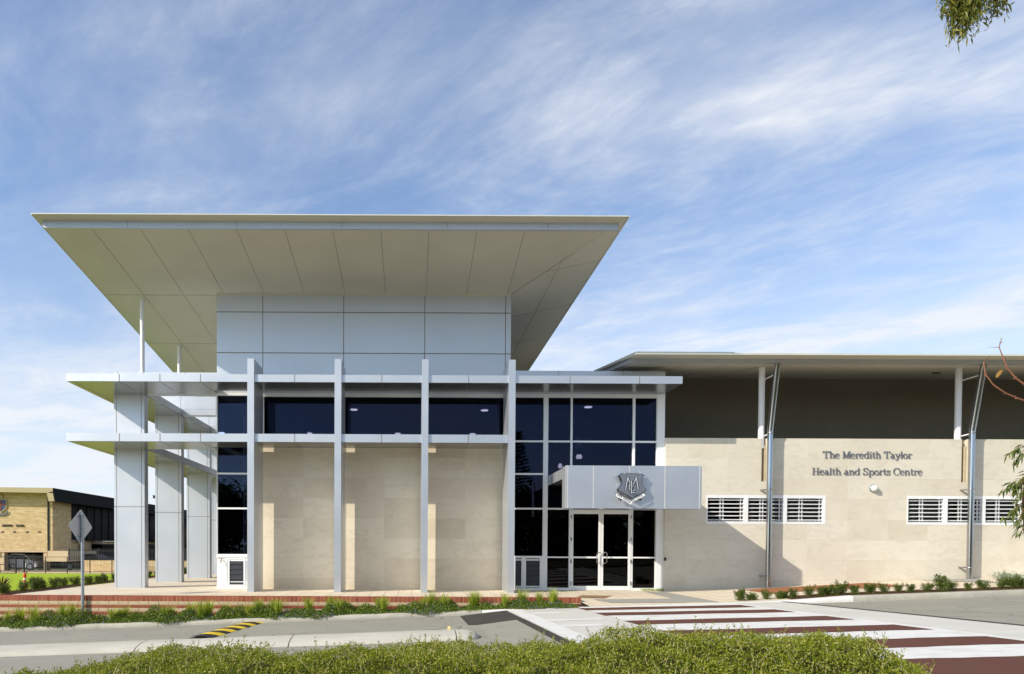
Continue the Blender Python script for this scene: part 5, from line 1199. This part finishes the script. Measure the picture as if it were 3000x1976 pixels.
for tx_, ty_, m in ((2770, 38, 120), (2762, 8, 80), (2790, 60, 110), (2805, 92, 130), (2800, 112, 90), (2825, 70, 140), (2835, 100, 110), (2850, 45, 130), (2862, 70, 80), (2872, 20, 90), (2815, 20, 130), (2790, 5, 100), (2845, 5, 120)):
    gum_cluster(A1+NRM(size=3)*[.15, .1, .1], tx_, ty_, 12.4+U(-.2, .2), int(m*1.5), .055, .8)
A2 = np.array(at(2900, -70, 12.6)); b.tube([np.array((12.9, 12.4, 12.0)), A2], [.05, .012], n=6, cap=False)
for tx_, ty_, m in ((2950, 18, 45), (2955, 38, 50), (2925, 50, 55), (2905, 68, 35), (2935, 30, 60), (2915, 30, 40)): gum_cluster(A2, tx_, ty_, 12.6, m, .04, .6)
for i in range(26):
    c_ = np.array([U(10.5, 18.5), U(9.5, 12.0), U(13.4, 16.5)])
    for k in range(130): PP.append(c_+NRM(size=3)*.45); DD.append(NRM(size=3)*.5+[0, 0, -1])
    b.tube([np.array(tk[4]), (np.array(tk[4])+c_)/2+[0, 0, .3], c_], [.04, .02, .006], n=5, cap=False)
PP, DD = np.array(PP), np.array(DD)
b.build('trunk', [M['bark']], GT_); leaves('crown', PP, DD, U(.09, .16, len(PP)), U(.018, .034, len(PP)), M['gum_leaf'], GT_, droop=.15)
# sapling at the right edge of the frame
SX = at(3010, 1450, 8.2).x; SP_ = empty('sapling', (SX+.25, 8.2, .1), 'slender young tree with long hanging leaves and bare red twigs at the right edge', 'tree')
b = MB(); st = [at(3065, 1900, 8.2), at(3030, 1700, 8.2), at(3002, 1560, 8.2), at(2997, 1470, 8.2), at(3006, 1380, 8.2), at(3022, 1290, 8.2), at(3035, 1100, 8.2)]
st[0].z = 0.0; b.tube(st, [.022, .016, .012, .011, .010, .009, .006], n=8)
PP, DD = [], []
for tx_, ty_, m, sy in ((2955, 1335, 15, 1310), (2975, 1320, 16, 1310), (2990, 1345, 18, 1320), (2968, 1365, 8, 1330), (2935, 1440, 16, 1420), (2955, 1425, 22, 1405), (2975, 1440, 24, 1410), (2990, 1415, 22, 1400), (2985, 1460, 14, 1430), (2950, 1520, 18, 1480), (2970, 1500, 24, 1475), (2985, 1530, 22, 1490), (2995, 1555, 16, 1520), (2978, 1560, 6, 1500), (3010, 1480, 30, 1450), (3020, 1400, 30, 1380), (3040, 1320, 30, 1300)):
    a_ = np.array(at(3002, sy, 8.2)); t_ = np.array(at(tx_, ty_, 8.15+U(-.1, .1))); mid = (a_+t_)/2+[0, 0, .05]; b.tube([a_, mid, t_], [.005, .003, .0015], n=4, cap=False)
    for k in range(m): f_ = U(.35, 1.05); PP.append(a_*(1-f_)**2+2*mid*f_*(1-f_)+t_*f_**2+NRM(size=3)*.012); DD.append(np.array([-.45, 0, -1])+NRM(size=3)*.45)
b.build('stem', [M['twig']], SP_)
leaves('foliage', np.array(PP), np.array(DD), U(.06, .115, len(PP)), U(.014, .024, len(PP)), M['sap_leaf'], SP_, droop=.12)
b = MB()
for tw_ in (((2900, 1044), (2882, 1062), (2886, 1095), (2910, 1128), (2945, 1152), (2975, 1165), (3010, 1178), (3045, 1190)), ((2935, 990), (2927, 1018), (2938, 1046), (2952, 1080), (2975, 1108), (3005, 1130), (3045, 1150))):
    w3 = [at(px, py, 7.0) for px, py in tw_]; b.tube(w3, list(np.linspace(.0035, .0095, len(w3))), n=8, m=0)
    for w_ in w3[2:]:
        for _ in range(3): o_ = Vector(NRM(size=3)*.006); b.tube([w_+o_, w_+o_*1.8], [.006, .003], n=5)
for a_, c_ in (((2927, 1018), (2897, 1018)), ((2927, 1005), (2940, 1004)), ((2886, 1062), (2888, 1046))): b.tube([at(*a_, 7.0), at(*c_, 7.0)], [.003, .0012], n=5)
b.tube([at(3045, 1150, 7.0), at(3065, 1300, 7.6), at(3075, 1500, 8.1)], [.010, .013, .015], n=8); b.tube([at(3045, 1190, 7.0), at(3062, 1300, 7.6)], [.010, .012], n=8)
b.build('bare_twig', [M['twig']], SP_)
b = MB(); b.prism([at(2917, 1106, 7.0), at(2920, 1095, 7.0), at(2932, 1084, 7.0), at(2939, 1086, 7.0), at(2930, 1100, 7.0), at(2922, 1107, 7.0)], (0, .002, 0)); b.build('dead_leaf', [plain('ochre_leaf', (.45, .24, .05), .6)], SP_)
